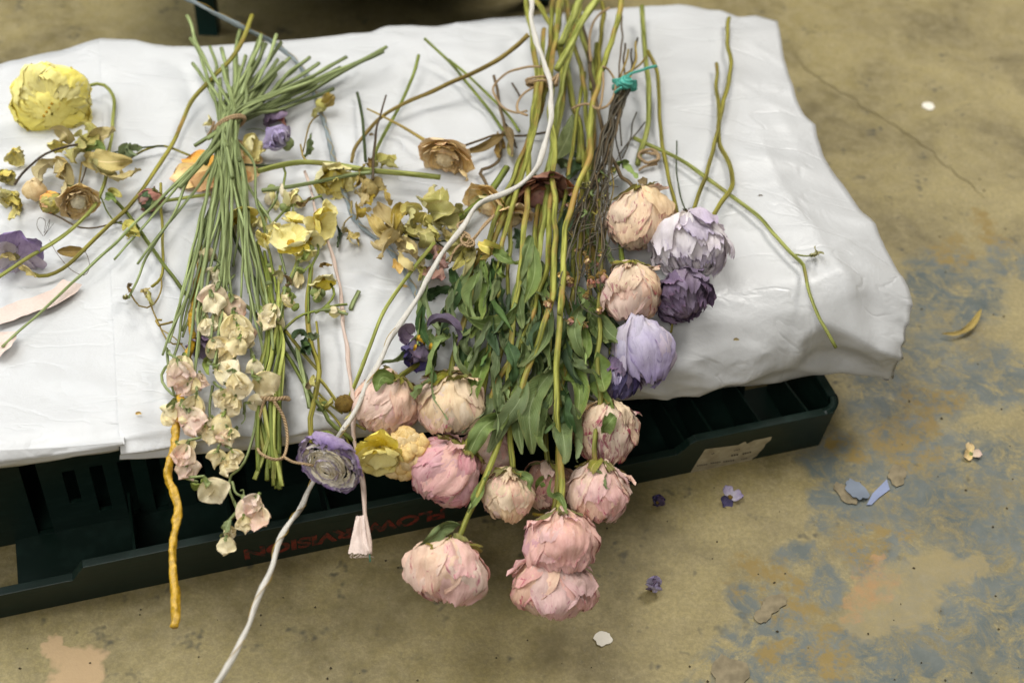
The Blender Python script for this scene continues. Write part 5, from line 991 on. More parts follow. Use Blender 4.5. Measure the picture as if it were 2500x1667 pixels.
r, c = flower('pansy', 'grey-purple crumpled bloom under the cream sweet pea blossoms', 'f', 290, 950, .5)
open_bloom(r, c, img_dir(c, -.1, .3, .9), Rpx(c, 52), [MT['mauvegrey'], MT['darkpurple'], MT['mauvegrey']], 97, n=7, bend=.3, lift=.2, wide=.5, ruf=.2, wr=.08, core='seed', layers=2)
r, c = flower('seed_capsule', 'olive dried calyx tipped sideways on the grey-blue wire', 'b', 1130, 720, .9)
open_bloom(r, c - RT * .5, img_dir(c, .9, -.55, .2), Rpx(c, 42), [MT['olive'], MT['dryleaf'], MT['olive']], 99, n=5, bend=.45, lift=1.15, wide=.42, ruf=.08, wr=.05, core='olleaf', crad=.3); add_leaf(r, 'b', [(1010, 800), (1040, 770), (1085, 760)], 60, .9, 'olleaf'); tube('stem', path('b', [(1060, 790, .8), (1000, 850, .6), (950, 1040, .6)], 1), .05, MT['s_tan'], r)

# --- yellow flowers
r, c = flower('ranunculus', 'large round yellow ranunculus at the top left', 'a', 355, 745, 1.4)
A = frame(img_dir(c, .05, .15, 1.0), UP); R = Rpx(c, 86); rg = random.Random(8); hub = globe_core('bloom', c - A[2] * R * .2, A, R * .55, MT['yellow'], r, 3.0, (1.1, 1.1, .7), wr=.2)
for l, (n, rr, t1) in enumerate(((7, 1.0, 2.0), (7, .985, 2.3), (6, .96, 2.5), (6, .93, 2.7), (5, .89, 2.98))):
    for k in range(n): globe_petal('petal', c - A[2] * R * .35, A, R * rr * rg.uniform(.985, 1.02), 2 * math.pi * (k + .5 * (l % 2)) / n + rg.uniform(-.3, .3), rg.uniform(.7, 1.0), .6, t1 * rg.uniform(.9, 1.06), MT['yellow'], hub, 400 + l * 13 + k * 1.3, flare=rg.uniform(-.2, .05), wr=.06, sc=(1, 1.0, .5), nu=20, nv=16, jag=.09, gs=4.4)
for k in range(4): blob('stamen', W3('a', 300 + 18 * k, 795 - 28 * k, 2.2), .07, MT['stamen'], hub, k, wr=.4)
tube('stem', path('a', [(540, 630, 1.0), (640, 580, 1.0), (720, 590, .8), (778, 680, .5), (770, 850, .5), (745, 1050, .6), (710, 1270, .7), (650, 1400, .9), (520, 1540, 1.2), ('e', 350, 270, 1.3), ('e', 170, 375, 1.5), ('e', -30, 510, 1.8)], 1), .11, MT['s_lime'], r)
r, c = flower('primrose', 'ruffled bright yellow bloom hanging between the lilac ranunculus and pink peonies', 'k', 1745, 750, 1.8)
open_bloom(r, c, img_dir(c, .02, .1, 1.0), Rpx(c, 66), [MT['yellow'], MT['lemon']], 120, n=6, bend=.25, lift=.18, wide=.62, ruf=.16, wr=.06, layers=2, crad=.12)
r, c = flower('dried_cluster', 'beige papery seed cluster behind the ruffled yellow bloom', 'i', 130, 1235, .9)
for k in range(22): a = k * 2.4; d = math.sqrt(k / 22); blob('floret', c + RT * (1.0 * d * math.cos(a)) + UP * (1.1 * d * math.sin(a)) - FW * (.6 * (1 - d)), .36, MT['tan'], r, k * 1.7, (1, 1, .8), .5, nu=10, nv=7)
def yellow(label, f, x, y, rpx, ax, out, mats, seed, h=.9, name='primrose', **k):
    r, c = flower(name, label, f, x, y, h); open_bloom(r, c, img_dir(c, ax[0], ax[1], out), Rpx(c, rpx * 1.2), [MT[m] for m in mats], seed, **k); return r, c
yellow('yellow crumpled bloom behind the long horizontal green stems', 'b', 1140, 1185, 58, (.1, .2), .8, ['lemon', 'yellow', 'paleyellow'], 130, n=7, bend=.7, lift=.4, wide=.5, ruf=.2, wr=.09, layers=2)
yellow('flat yellow petals lying under the sweet pea stems', 'b', 500, 1500, 52, (.3, .6), .7, ['yellow', 'yellow', 'lemon'], 135, n=4, bend=.2, lift=.2, wide=.75, ruf=.08, wr=.04, h=.3)
yellow('pale yellow bloom peeping from under the sweet pea tie', 'b', 570, 1050, 42, (.6, -.4), .7, ['paleyellow', 'ygleaf', 'paleyellow'], 138, n=6, bend=.6, lift=.5, wide=.5, ruf=.2, wr=.08, h=.5)
yellow('pale wisp of yellow petals left of the sweet pea tie', 'b', 335, 850, 22, (-.6, -.3), .5, ['paleyellow'], 139, n=3, bend=.4, lift=.5, wide=.5, h=.5)
def rose(label, f, x, y, rpx, ax, out, mats, seed, h=1.0, layers=6, per=6, cupd=.6, name='rose'):
    r, c = flower(name, label, f, x, y, h); rosette_bloom(r, c, img_dir(c, ax[0], ax[1], out), Rpx(c, rpx * 1.12), [MT[m] for m in mats], seed, layers, per, cupd); return r, c
r, c = flower('rose', 'flattened orange rose with red petal edges under the sweet pea stems', 'b', 395, 1190, .12)
open_bloom(r, c, (0, 0, 1), Rpx(c, 108), [MT['orange'], MT['orange'], MT['tanrose']], 140, n=7, bend=.04, lift=.03, wide=.46, ruf=.08, wr=.03, core='tanrose', jit=.2)
tube('stem', path('a', [(1300, 1065, .4), (1120, 1000, .5), (1000, 1025, .6), (890, 1085, .4)], 1), .07, MT['s_olive'], r)
r, c = rose('dried yellow-tan rose with pink edges, alone on bare paper at centre', 'c', 515, 1110, 54, (-.1, .35), .6, ['tanrose', 'tan', 'tanrose', 'tan'], 145, 1.2, 7, 6, .75)
add_leaf(r, 'c', [(620, 1150), (660, 1180), (690, 1230)], 70, .6, 'tan'); tube('stem', path('b', [(1390, 745, .5), (1500, 800, .9), (1640, 870, .8), (1810, 975, 1.0)], 1), (.05, .12), MT['s_tan'], r); tube('stem', path('c', [(600, 1015, 1.0), (760, 960, .9), (880, 920, .8), (1050, 930, .6), (1300, 890, .6)], 1), .075, MT['s_brown'], r); leaf('leaf', path('c', [(930, 920, .8), (800, 995, .9), (640, 1050, 1.0)], 1), .55, MT['brleaf'], r, 4.4, fold=.6)
rose('dusky red-brown rose deep between the peony stems', 'c', 1175, 1380, 74, (.2, .5), .6, ['maroon', 'maroon', 'dusky'], 150, .7, 6, 6, .6)
r, c = rose('cream-yellow crumpled rose under the white cord', 'c', 800, 1430, 58, (-.3, .3), .7, ['tan', 'paleyellow', 'tanrose'], 155, .7, 5, 6, .5)
rose('mustard ruffled rose half hidden under the peony stems', 'g', 1080, 520, 46, (.2, .6), .6, ['tanrose', 'olive', 'tan'], 158, .4, 5, 6, .6)

# ================================================================== left cluster
r, c = flower('carnation', 'tan frilled carnation with a bud beside it at left', 'a', 540, 1395, 1.2)
rosette_bloom(r, c, img_dir(c, .1, .15, .9), Rpx(c, 46), [MT['tan'], MT['tan'], MT['peacream']], 170, 6, 8, .6); tube('stem', path('a', [(480, 1480, .6), (420, 1420, .6), (330, 1450, .5), ('e', 400, 80, .5), ('e', 520, 145, .5), ('e', 640, 155, .5), ('e', 835, 115, .4)], .5), .05, MT['s_brown'], r)
r, c = flower('flower_bud', 'green and orange bud left of the tan carnation', 'a', 340, 1390, .9)
peony_bloom(r, c, img_dir(c, -.4, .2, .5), Rpx(c, 25), 'olleaf', 21, [MT['olleaf'], MT['orange'], MT['olleaf']])
r, c = flower('flower_bud', 'dark green and brown rosebud beside the sweet pea stems', 'a', 1020, 1375, .9)
peony_bloom(r, c, img_dir(c, -.3, .2, .6), Rpx(c, 27), 'dkgreen', 22, [MT['dkgreen'], MT['dusky'], MT['calyx']])
tube('stem', path('a', [(1440, 1325, .6), (1250, 1355, .6), (1110, 1375, .8), (1060, 1375, 1.0)], 1), .10, MT['s_lime'], r); tube('side_stem', path('a', [(1100, 1255, .9), (1100, 1400, .8), ('e', 1100, 60, .7), ('e', 1115, 250, .6), ('e', 1105, 480, .5), ('e', 1040, 560, .6)], 1), .085, MT['s_olive'], r)
r, c = flower('hellebore', 'cluster of olive and tan papery petals below the large yellow ranunculus', 'a', 570, 990, 1.0)
blob('bloom', c, .4, MT['olleaf'], r, 2.0)
for pts, w_, m in (([(560, 1000), (600, 920), (590, 830)], 165, 'olleaf'), ([(590, 985), (690, 940), (795, 905)], 130, 'dryleaf'), ([(470, 985), (450, 920), (350, 868)], 100, 'dryleaf'), ([(560, 990), (520, 1060), (510, 1120)], 150, 'olleaf'), ([(580, 990), (640, 1010), (700, 1050)], 90, 'green'),
                   ([(590, 1090), (740, 1110), (900, 1095)], 150, 'dryleaf'), ([(640, 1140), (800, 1230), (965, 1165)], 150, 'dryleaf'), ([(620, 1100), (680, 1180), (800, 1200)], 120, 'olleaf'), ([(320, 980), (400, 990), (480, 1000)], 90, 'ygleaf'), ([(380, 1080), (310, 1140), (290, 1240)], 110, 'dryleaf'),
                   ([(400, 1090), (440, 1200), (410, 1330)], 140, 'dryleaf'), ([(380, 1070), (410, 1120), (400, 1190)], 110, 'khaki'), ([(940, 1060), (900, 1030), (960, 1000)], 70, 'green'), ([(900, 1070), (860, 1040), (900, 1010)], 60, 'green')): add_leaf(r, 'a', pts, w_, 1.0, m)
tube('stem', path('a', [(585, 980, 1.3), (440, 1005, 1.2), (300, 1060, .9), (200, 1140, .7), (150, 1190, .5), (100, 1260, .5)], 1), .075, MT['s_brown'], r); tube('stem', path('a', [(740, 1055, .8), (880, 1020, .8), (1020, 1005, .7), (1120, 1000, .6)], 1), .05, MT['s_dark'], r); tube('stem', path('a', [(560, 1110, .8), (545, 1200, .7), (540, 1300, .8)], 1), .06, MT['s_tan'], r); tube('stem', path('a', [(590, 1140, .6), (560, 1230, .6), (530, 1310, .6)], 1), .05, MT['s_brown'], r)
for k, (x, y, lb, rp) in enumerate(((95, 1050, 'ragged yellow crumpled leaf uppermost at the left edge', 34), (45, 1175, 'yellow-green crumpled leaf in the middle at the left edge', 36), (110, 1330, 'large yellow-green crumpled leaf lowest at the left edge', 46))):
    r, c = flower('crumpled_leaf', lb, 'a', x, y, .7, 'leaf'); open_bloom(r, c, img_dir(c, .3 - .3 * k, .4, .8), Rpx(c, rp), [MT['ygleaf'], MT['olleaf'] if k else MT['ygleaf'], MT['ygleaf']], 180 + k * 5, n=6, bend=.6, lift=.4, wide=.5, ruf=.35, wr=.14, core='ygleaf', layers=1 + (k == 2), jit=.5, nm='leaf_base')
    if k == 2: blob('floret', W3('a', 235, 1300, .9), .45, MT['tan'], r, 3.0, wr=.5); add_leaf(r, 'a', [(90, 1400), (110, 1450), (70, 1510)], 60, .7, 'ygleaf')
loose('long_stem', 'long olive stem bending from the top past the sweet peas to the lilac flower', 'a', [('b', 605, 105, 3.4), ('b', 540, 270, 2.8), ('b', 450, 420, 2.2), ('a', 1440, 545, 1.6), ('a', 1310, 690, 1.0), ('a', 1240, 850, .6), ('a', 1180, 990, .7), ('a', 1040, 1200, .6), ('a', 880, 1410, .8), ('a', 730, 1555, .7), ('e', 570, 310, .6), ('e', 420, 440, .5), ('e', 280, 490, .5), ('e', 160, 440, .9)], 1, (.16, .10), 's_olive')
loose('thin_stem', 'thin curling green tendril between the carnation and the rosebud', 'a', [(440, 1265), (530, 1275), (610, 1285), (690, 1350), (730, 1440), ('e', 780, 110), ('e', 855, 135)], [.9, .5], .045, 's_green')
loose_parts('tendril_stem', 'thin knotted tendril with tiny dried buds left of the sweet pea blossoms', 'e', [(1100, 480), (1105, 580), (1050, 680), (970, 700), (910, 640), (885, 580)], [.5, .6], .045, 's_tan', [('e', [(885, 600), (870, 560), (900, 540)], 45, .6, 'brleaf'), ('e', [(900, 640), (860, 630), (840, 620)], 35, .5, 'olleaf'), ('e', [(1030, 570), (980, 600), (990, 570)], 45, .6, 'dryleaf'), ('e', [(1020, 590), (1030, 640), (1050, 680)], 50, .6, 'olleaf')],
            extra=[('e', [(1030, 600), (1030, 690), (1090, 820), (1160, 940), (1250, 950)], .5, .05), ('e', [(1090, 820), (1130, 810), (1180, 795)], .6, .06), ('e', [(1090, 830), (1070, 790), (1110, 790)], .7, .06), ('e', [(1100, 850), (1200, 920), (1320, 1060)], .5, .035)])
tw_ = path('e', [(392, 318, .3), (480, 322, .35), (592, 314, .3)], .3); o = leaf('bark_piece', tw_, .62, MT['brleaf'], None, 3.0, fold=.5, ruf=.05, prof=1.0); tag(o, 'small brown bark sliver lying on bare paper at left', 'bark')
for k, (lb, pts) in enumerate((('fine looped plant fibre on the paper beside the bark sliver', [(340, 240), (400, 350), (480, 440), (570, 480), (612, 430), (600, 350), (560, 300)]), ('tangle of hair-thin fibres above the lilac open flower', [(295, 215), (250, 150), (265, 90), (310, 110), (300, 200), (340, 100), (330, 160), (300, 215), (370, 130)]))):
    p = path('e', pts, .35); o = tube('plant_fibre', p, .018, MT['s_brown'], None, ns=4, step=.2, at=p[0]); tag(o, lb, 'fibre')
p = path('b', [(300, 880), (280, 870), (300, 920), (340, 950)], .6); o = tube('plant_fibre', p, .02, MT['s_brown'], None, ns=4, at=p[0]); tag(o, 'curl of hair-thin fibre left of the sweet pea tie', 'fibre')
p = path('b', [(560, 890), (640, 880), (720, 920), (735, 960), (690, 1020), (600, 1060)], .5); o = tube('plant_fibre', p, .025, MT['s_green'], None, ns=4, at=p[0]); tag(o, 'thin green looping fibre right of the sweet pea tie', 'fibre')

# ================================================================== olive hellebores and leaves in the middle
r, c = flower('hellebore', 'olive-brown dried hellebore with hanging petals under the horizontal stems', 'q', 300, 420, 1.2)
blob('bloom', c, .45, MT['olive'], r, 1.0)
for pts, w_, m in (([(250, 100), (200, 200), (120, 380)], 130, 'olive'), ([(230, 260), (210, 350), (200, 450)], 150, 'khaki'), ([(300, 440), (400, 370), (510, 380)], 160, 'olive'), ([(190, 460), (200, 530), (190, 610)], 150, 'khaki'), ([(280, 480), (310, 540), (330, 600)], 130, 'olive'), ([(480, 430), (500, 520), (560, 600)], 120, 'khaki'), ([(150, 600), (180, 680), (180, 740)], 120, 'olive'), ([(100, 540), (100, 620), (90, 700)], 60, 'olive'), ([(210, 640), (280, 650), (340, 655)], 60, 'khaki')): add_leaf(r, 'q', pts, w_, 1.2, m)
tube('stem', path('b', [(1520, 655, 1.8), (1480, 800, 1.8), (1450, 900, 1.8), (1435, 1080, 1.9), (1430, 1230, 1.8)], 1), (.06, .085), MT['s_brown'], r); tube('side_stem', path('b', [(1322, 635, .5), (1345, 740, .6), (1362, 860, .7), (1380, 1105, .9)], 1), .095, MT['s_dark'], r)
r, c = flower('hellebore', 'large khaki papery hellebore petals left of the white cord', 'q', 600, 870, 1.2)
blob('bloom', c, .5, MT['olive'], r, 5.0)
for pts, w_, m in (([(590, 870), (470, 700), (400, 560)], 190, 'khaki'), ([(620, 900), (640, 720), (700, 580)], 170, 'olive'), ([(520, 990), (400, 860), (330, 720)], 150, 'khaki'), ([(480, 920), (340, 820), (240, 680)], 90, 'dryleaf'), ([(560, 1000), (510, 1100), (460, 1250)], 270, 'khaki'), ([(600, 980), (720, 1080), (870, 1240)], 190, 'khaki'), ([(720, 960), (800, 1050), (860, 1130)], 130, 'paleyellow'), ([(680, 1150), (780, 1270), (860, 1370)], 170, 'dryleaf'), ([(480, 880), (580, 960), (700, 1000)], 130, 'khaki'), ([(600, 1230), (640, 1340), (660, 1420)], 110, 'tan')): add_leaf(r, 'q', pts, w_, 1.4, m)
tube('stem', path('q', [(680, 900, 1.0), (800, 980, .8), (960, 1020, .7), (1280, 1020, .7)], 1), .06, MT['s_dark'], r); tube('stem', path('q', [(1120, 1040, .7), (1180, 1090, .7), (1260, 1115, .8)], 1), .05, MT['s_dark'], r)
r, c = flower('geranium_sprig', 'crumpled yellow-green lobed leaves in the middle, one standing upright', 'q', 1000, 780, 1.1, 'leaves')
blob('leaf_base', c, .3, MT['olleaf'], r, 7.0)
for pts, w_, m in (([(1130, 660), (1140, 540), (1160, 400)], 250, 'olleaf'), ([(1060, 640), (1050, 500), (1100, 350)], 130, 'ygleaf'), ([(1040, 680), (1170, 690), (1380, 690)], 200, 'olleaf'), ([(1080, 760), (1200, 800), (1300, 900)], 210, 'olleaf'), ([(870, 700), (790, 740), (720, 840)], 230, 'olleaf'), ([(880, 640), (800, 660), (700, 720)], 130, 'ygleaf'), ([(860, 800), (920, 740), (980, 680)], 130, 'ygleaf'), ([(840, 900), (930, 910), (1000, 880)], 120, 'ygleaf'), ([(960, 930), (980, 1010), (930, 1100)], 170, 'olleaf'), ([(1000, 620), (930, 560), (860, 490)], 70, 'olleaf'), ([(1330, 700), (1400, 640), (1430, 590)], 130, 'olleaf'), ([(1170, 900), (1230, 980), (1290, 980)], 130, 'olive'), ([(1090, 960), (1120, 1020), (1160, 1020)], 40, 'ygleaf'), ([(1110, 1190), (1140, 1150), (1140, 1110)], 40, 'ygleaf'), ([(1020, 850), (1090, 900), (1140, 940)], 130, 'olleaf'), ([(760, 860), (840, 880), (900, 840)], 130, 'olleaf')): add_leaf(r, 'q', pts, w_, 1.2, m, lobes=.35)
r, c = flower('geranium_leaf', 'pale olive fan-veined leaf under the twine knot', 'q', 1420, 1180, 1.2, 'leaf')
for k in range(6): a = 1.9 + k * .42; e = (1520 + 330 * math.cos(a), 1130 + 330 * math.sin(a)); add_leaf(r, 'q', [(1520, 1130), (1520 + 170 * math.cos(a), 1130 + 170 * math.sin(a)), e], 150, 1.2, 'olleaf', (.1, .2))
add_leaf(r, 'q', [(1820, 1130), (1740, 1100), (1600, 1060)], 150, 1.9, 'ygleaf'); add_leaf(r, 'q', [(1600, 1170), (1700, 1160), (1790, 1100)], 130, 1.7, 'olive'); add_leaf(r, 'q', [(1560, 1190), (1640, 1200), (1700, 1160)], 110, 1.3, 'khaki')
r, c = flower('dried_petal', 'brown-mauve papery petals under the cord near the dark leaf', 'q', 1080, 1330, .5, 'petal')
for pts, w_, m in (([(1080, 1160), (1120, 1260), (1200, 1340)], 250, 'dusky'), ([(980, 1340), (1050, 1420), (1150, 1500)], 230, 'dusky'), ([(900, 1300), (900, 1400), (880, 1490)], 130, 'olleaf'), ([(960, 1200), (1010, 1220), (1030, 1190)], 70, 'dkgreen'), ([(860, 1190), (920, 1260), (960, 1330)], 110, 'dryleaf')): add_leaf(r, 'q', pts, w_, .8, m)
r, c = flower('dried_leaf', 'pale green papery leaf above the horizontal stems', 'q', 530, 100, .6, 'leaf')
add_leaf(r, 'q', [(400, 60), (520, 110), (640, 150)], 200, .8, 'olleaf'); add_leaf(r, 'q', [(440, 150), (540, 60), (620, 40)], 130, .7, 'olleaf'); add_leaf(r, 'q', [(340, 150), (330, 60), (350, 20)], 90, .7, 'brleaf')
# long stems
loose('green_stem', 'thick green stem lying horizontally with its cut end by the tan rose', 'b', [(640, 1172), (800, 1130), (960, 1110), (1180, 1130), (1400, 1165), (1640, 1185), (1890, 1213)], [1.4, 1.5], .17, 's_lime', ns=10)
loose('green_stem', 'pale green stem merging below the thick horizontal one', 'b', [(668, 1302), (850, 1278), (1000, 1252), (1180, 1215), (1320, 1190), (1440, 1178)], [1.3, 1.6], .12, 's_pea')
loose('thin_stem', 'thin dark stem emerging sideways from the sweet pea bunch', 'b', [(480, 1122), (640, 1130), (800, 1128), (920, 1122)], [1.2, 1.2], .08, 's_dark')
loose('tan_stem', 'long tan stem arching from the peony bunch to the yellow bloom', 'c', [(1090, 238, 3.6), (1000, 320, 3.0), (870, 420, 2.2), (700, 505, 1.8), (560, 565, 1.6), (400, 640, 1.4), (250, 705, 1.1), (100, 790, .8), ('b', 1400, 890, .7), ('b', 1310, 1010, .7), ('b', 1283, 1110, 1.0)], 1, (.17, .10), 's_tan', ns=9)
loose('green_stem', 'straight dark green stem crossing the arching tan stem', 'b', [(1742, 380, 1.4), (1690, 550, 1.0), (1600, 745, .5), (1500, 930, .5), (1450, 1040, .7), (1440, 1110, .9)], 1, .11, 's_green')
loose_parts('forked_stem', 'forked thin green stem left of the peony stalks', 'c', [(380, 265, 1.6), (460, 340, 1.2), (545, 420, .9), (640, 530, .6), (740, 650, .6), (850, 790, .5), (930, 910, .5), (965, 975, .5)], 1, .10, 's_green', extra=[('c', [(545, 412, .9), (620, 470, .9), (720, 555, .7), (860, 690, .6), (960, 800, .5), (1030, 900, .6)], .6, .09)])
loose_parts('shrivelled_stem', 'shrivelled dark brown stem bent at right angles beside the peony stalks', 'c', [(855, 520, .8), (880, 620, .6), (900, 740, .6), (930, 860, .5), (905, 960, .5), (900, 1080, .5), (840, 1140, .5), (760, 1170, .5), (790, 1230, .5), (822, 1305, .6)], 1, .10, 's_brown', [('c', [(930, 870), (980, 950), (980, 1070)], 50, .6, 'brleaf'), ('c', [(960, 960), (965, 1020), (985, 1075)], 40, .6, 'olleaf'), ('c', [(880, 900), (900, 1000), (890, 1080)], 60, .5, 'brleaf')], extra=[('c', [(940, 850), (980, 920), (1010, 1010)], .5, .06), ('c', [(980, 570), (1010, 620), (1035, 660)], .6, .07)])

# ================================================================== wiry brown bunch with the turquoise tie
nk = W3('c', 1735, 600, 2.6)
wr_ = thing('wiry_bunch', 'bunch of thin grey-brown wiry sprigs with tiny dried blossoms tied in turquoise', 'flowers', nk)
rg = random.Random(77)
top = [(1757, 310), (1785, 330), (1805, 335), (1835, 290), (1850, 250), (1895, 395), (1725, 90), (1860, 350), (1770, 420)]
for k in range(26):
    a = rg.random() * 6.28; off = RT * (.42 * math.cos(a)) - FW * (.4 * math.sin(a)); t = top[k % 9]; T = W3('c', t[0] + rg.uniform(-12, 12), t[1] + rg.uniform(-15, 15), 2.4 + rg.uniform(-.4, .4))
    e = (rg.uniform(1450, 1930), rg.uniform(420, 1250)); mid_ = W3('c', 1640 + rg.uniform(-55, 55), 950 + rg.uniform(-40, 40), 2.3 + rg.uniform(-.5, .6)); E = W3('g', e[0], e[1], 2.0 + rg.uniform(-.8, 1.0)); m2 = mid_.lerp(E, .55) + RT * rg.uniform(-.5, .5)
    tube('sprig', ([T] if k < 7 else []) + [nk + off, mid_, m2, E], (.07, .035), MT['s_tan' if k < 7 and k % 2 else 's_grey' if k % 3 else 's_brown'], wr_, ns=6, wob=.14)
    q0 = m2
    for s in range(3):                                        # curling side threads
        b_ = mid_.lerp(E, rg.uniform(.3, 1.0)) ; d = RT * rg.uniform(-1.6, 1.6) - UP * rg.uniform(-.3, 1.8) - FW * rg.uniform(-.3, .6)
        tube('thread', [b_, b_ + d * .5 + RT * rg.uniform(-.4, .4), b_ + d + UP * rg.uniform(-.4, .5)], .026, MT['s_grey'], wr_, ns=4, wob=.10, step=.3)
for k in range(5): p = path('c', [[(1690, 700), (1710, 820), (1690, 960), (1740, 1150)], [(1740, 640), (1720, 800), (1730, 1000)], [(1715, 1055), (1790, 960), (1890, 835)], [(1735, 1080), (1790, 950), (1800, 850), (1835, 770)], [(1650, 1080), (1560, 1200), (1400, 1230)]][k], [2.4, 1.2] if k < 2 else .6); tube('twig', p, .05, MT['s_grey'], wr_, ns=5)
for k, (x, y, s) in enumerate(((1530, 970, 150), (1480, 960, 70), (1590, 1010, 90), (1830, 970, 130), (1760, 1000, 110), (1870, 940, 80), (1640, 740, 60), (1720, 820, 80), (1700, 770, 50), (1400, 1200, 90), (1590, 1350, 80), (1840, 1260, 70), (1720, 1130, 70), (1600, 250, 60), (1660, 420, 80), (1850, 780, 60), (1560, 350, 50), (1700, 1390, 70), (1570, 1440, 70), (1800, 860, 60))):
    c = W3('g', x, y, 2.4 if k < 13 else 1.8); open_bloom(wr_, c, img_dir(c, rg.uniform(-1, 1), 1, .4), s * .5 * .2806 * cmpx(c) * 1.5, [MT['dusky'], MT['tan'], MT['peapink'] if k in (1, 5) else MT['maroon'] if k % 5 == 4 else MT['brleaf']], 500 + k * 3, n=5, bend=.6, lift=.8, wide=.45, ruf=.2, wr=.1, core='seed', crad=.3)
for k in range(26):
    x, y = rg.uniform(1640, 1930), rg.uniform(20, 420); c = W3('g', x, y, 1.6 + rg.uniform(-.4, .8)); w_ = [(x, y), (x + rg.uniform(-30, 30), y + 25), (x + rg.uniform(-50, 50), y + rg.uniform(40, 75))]; add_leaf(wr_, 'g', w_, rg.uniform(25, 45), 1.8 + rg.uniform(-.4, .6), 'olleaf' if k % 3 else 'green')
for k in range(30):                                           # fuzzy seed tufts
    x, y = rg.choice([(1560, 590), (1590, 640), (1700, 240), (1450, 400), (1400, 1180), (1590, 1390), (1800, 900), (1520, 380), (1700, 1400)]); c = W3('g', x + rg.uniform(-40, 40), y + rg.uniform(-30, 30), 2.3)
    tube('thread', [c, c + RT * rg.uniform(-.5, .5) + UP * rg.uniform(-.5, .5)], .022, MT['s_brown' if k % 2 else 's_tan'], wr_, ns=4, step=.3)

# ================================================================== stems on the right of the paper
loose('lime_stem', 'thick upright lime stem right of the turquoise yarn', 'd', [(355, 33, 1.2), (362, 150, 1.0), (375, 300, 1.4), (392, 480, 1.2), (388, 620, .8), (372, 710, .6), (345, 790, .5), (332, 850, .4)], 1, .17, 's_lime', ns=9)
loose('olive_stem', 'slender olive stem bending down to the pale lilac ranunculus', 'd', [(385, 265, 1.6), (425, 350, 1.2), (440, 450, .9), (450, 620, .7), (462, 750, .6), (490, 900, .6), (520, 1030, .8), (541, 1125, 1.2)], 1, .13, 's_olive')
loose('thin_stem', 'hair-thin dark stem above the pale lilac ranunculus', 'd', [(535, 730, .5), (532, 850, .4), (540, 940, .5), (558, 1030, .8), (580, 1090, 1.4)], 1, .045, 's_dark')
lg = loose_parts('long_stem', 'long green stem running diagonally right and curving down over the paper front', 'd', [(312, 715, .5), (440, 772, .6), (540, 822, .6), (640, 885, .6), (800, 1003, .5), (950, 1112, .5), (1040, 1215, .5), (1120, 1300, .5), (1185, 1362, .5), ('p', 695, 420, .6), ('p', 722, 560, .7), ('p', 780, 710, .9), ('p', 830, 800, 1.0), ('p', 892, 916, 1.0)], 1, (.135, .10), 's_lime',
            [('p', [(730, 325), (760, 300), (750, 265)], 30, .6, 'olleaf'), ('p', [(740, 325), (780, 310), (815, 315)], 28, .6, 'olleaf')], extra=[('p', [(632, 318), (690, 328), (745, 324)], .4, .05)])
r, c = flower('withered_calyx', 'small brown calyx where the lilac stems meet the bloom', 'h', 1170, 410, 1.3)
for k in range(4): add_leaf(r, 'h', [(1170, 440), (1150 + 20 * k, 415), (1140 + 25 * k, 390)], 40, 1.5, 'brleaf')

# ================================================================== fallen bits on the floor
def fallen(name, label, px, py, rpx, mats, seed, cat, n=4, lift=.7, bend=.6, core='seed'):
    c = on_z(px, py, .1); r = thing(name, label, cat, on_z(px, py, 0)); open_bloom(r, c, (.1, -.3, 1), rpx * 1.25 * cmpx(c), [MT[m] for m in mats], seed, n=n, bend=bend, lift=lift, wide=.5, ruf=.12, wr=.07, core=core); return r
fallen('fallen_petal', 'dark purple fallen bloom on the floor against the crate rim', 1604, 1228, 24, ['darkpurple', 'indigo'], 700, 'petal')
fallen('fallen_petal', 'dark purple fallen petals on the floor below the torn label', 1783, 1214, 26, ['indigo', 'purple'], 705, 'petal', 3, .3, .2)
fallen('fallen_petal', 'curled purple petal on the floor right of the lowest peonies', 1593, 1436, 32, ['darkpurple', 'purple', 'purple'], 710, 'petal', 5, .9, .9)
fallen('fallen_petal', 'peach petal with yellow-green base on the floor at right', 2370, 1108, 22, ['orange', 'peapink', 'tanrose'], 715, 'petal', 3, .2, .2, 'calyx')
def flake(name, label, pts, mat, cat, z=.06):
    vs = [on_z(x, y, z) for x, y in pts]; cx = sum(vs, Vector()) / len(vs); n = len(vs); vv = vs + [cx + Vector((0, 0, .02))]
    o = mk(name, vv, [(i, n, (i + 1) % n) for i in range(n)], mat, None, smooth=False, at=cx - Vector((0, 0, z))); solid(o, .05); return tag(o, label, cat)
def ring_px(cx, cy, rx, ry, n=26, s=1.0, rot=0.0): return [(cx + (rx * math.cos(a) * math.cos(rot) - ry * math.sin(a) * math.sin(rot)) * (1 + .35 * n3(math.cos(a) * 1.3, math.sin(a) * 1.3, s) + .2 * n3(math.cos(a) * 4, math.sin(a) * 4, s)), cy + (rx * math.cos(a) * math.sin(rot) + ry * math.sin(a) * math.cos(rot)) * (1 + .35 * n3(math.cos(a) * 1.3, math.sin(a) * 1.3, s) + .2 * n3(math.cos(a) * 4, math.sin(a) * 4, s))) for a in [-2 * math.pi * k / n for k in range(n)]]
WH, BE, BU = plain('white_chip', '#e4ddcd', .6, .1), plain('beige_chip', '#93866a', .85, .5, 160, .45), plain('blue_chip', '#8d97b4', .7, .2, 60, .2)
flake('white_petal', 'small white petal on the floor at the bottom centre', ring_px(1472, 1557, 23, 17, s=2), WH, 'petal')
flake('white_petal', 'tiny white petal on the floor at the upper right', ring_px(2266, 260, 16, 9, s=3, rot=.3), WH, 'petal')
flake('paint_flake', 'beige flake left of the blue tape scraps on the floor', ring_px(2062, 1204, 34, 14, s=4, rot=.75), BE, 'flake')
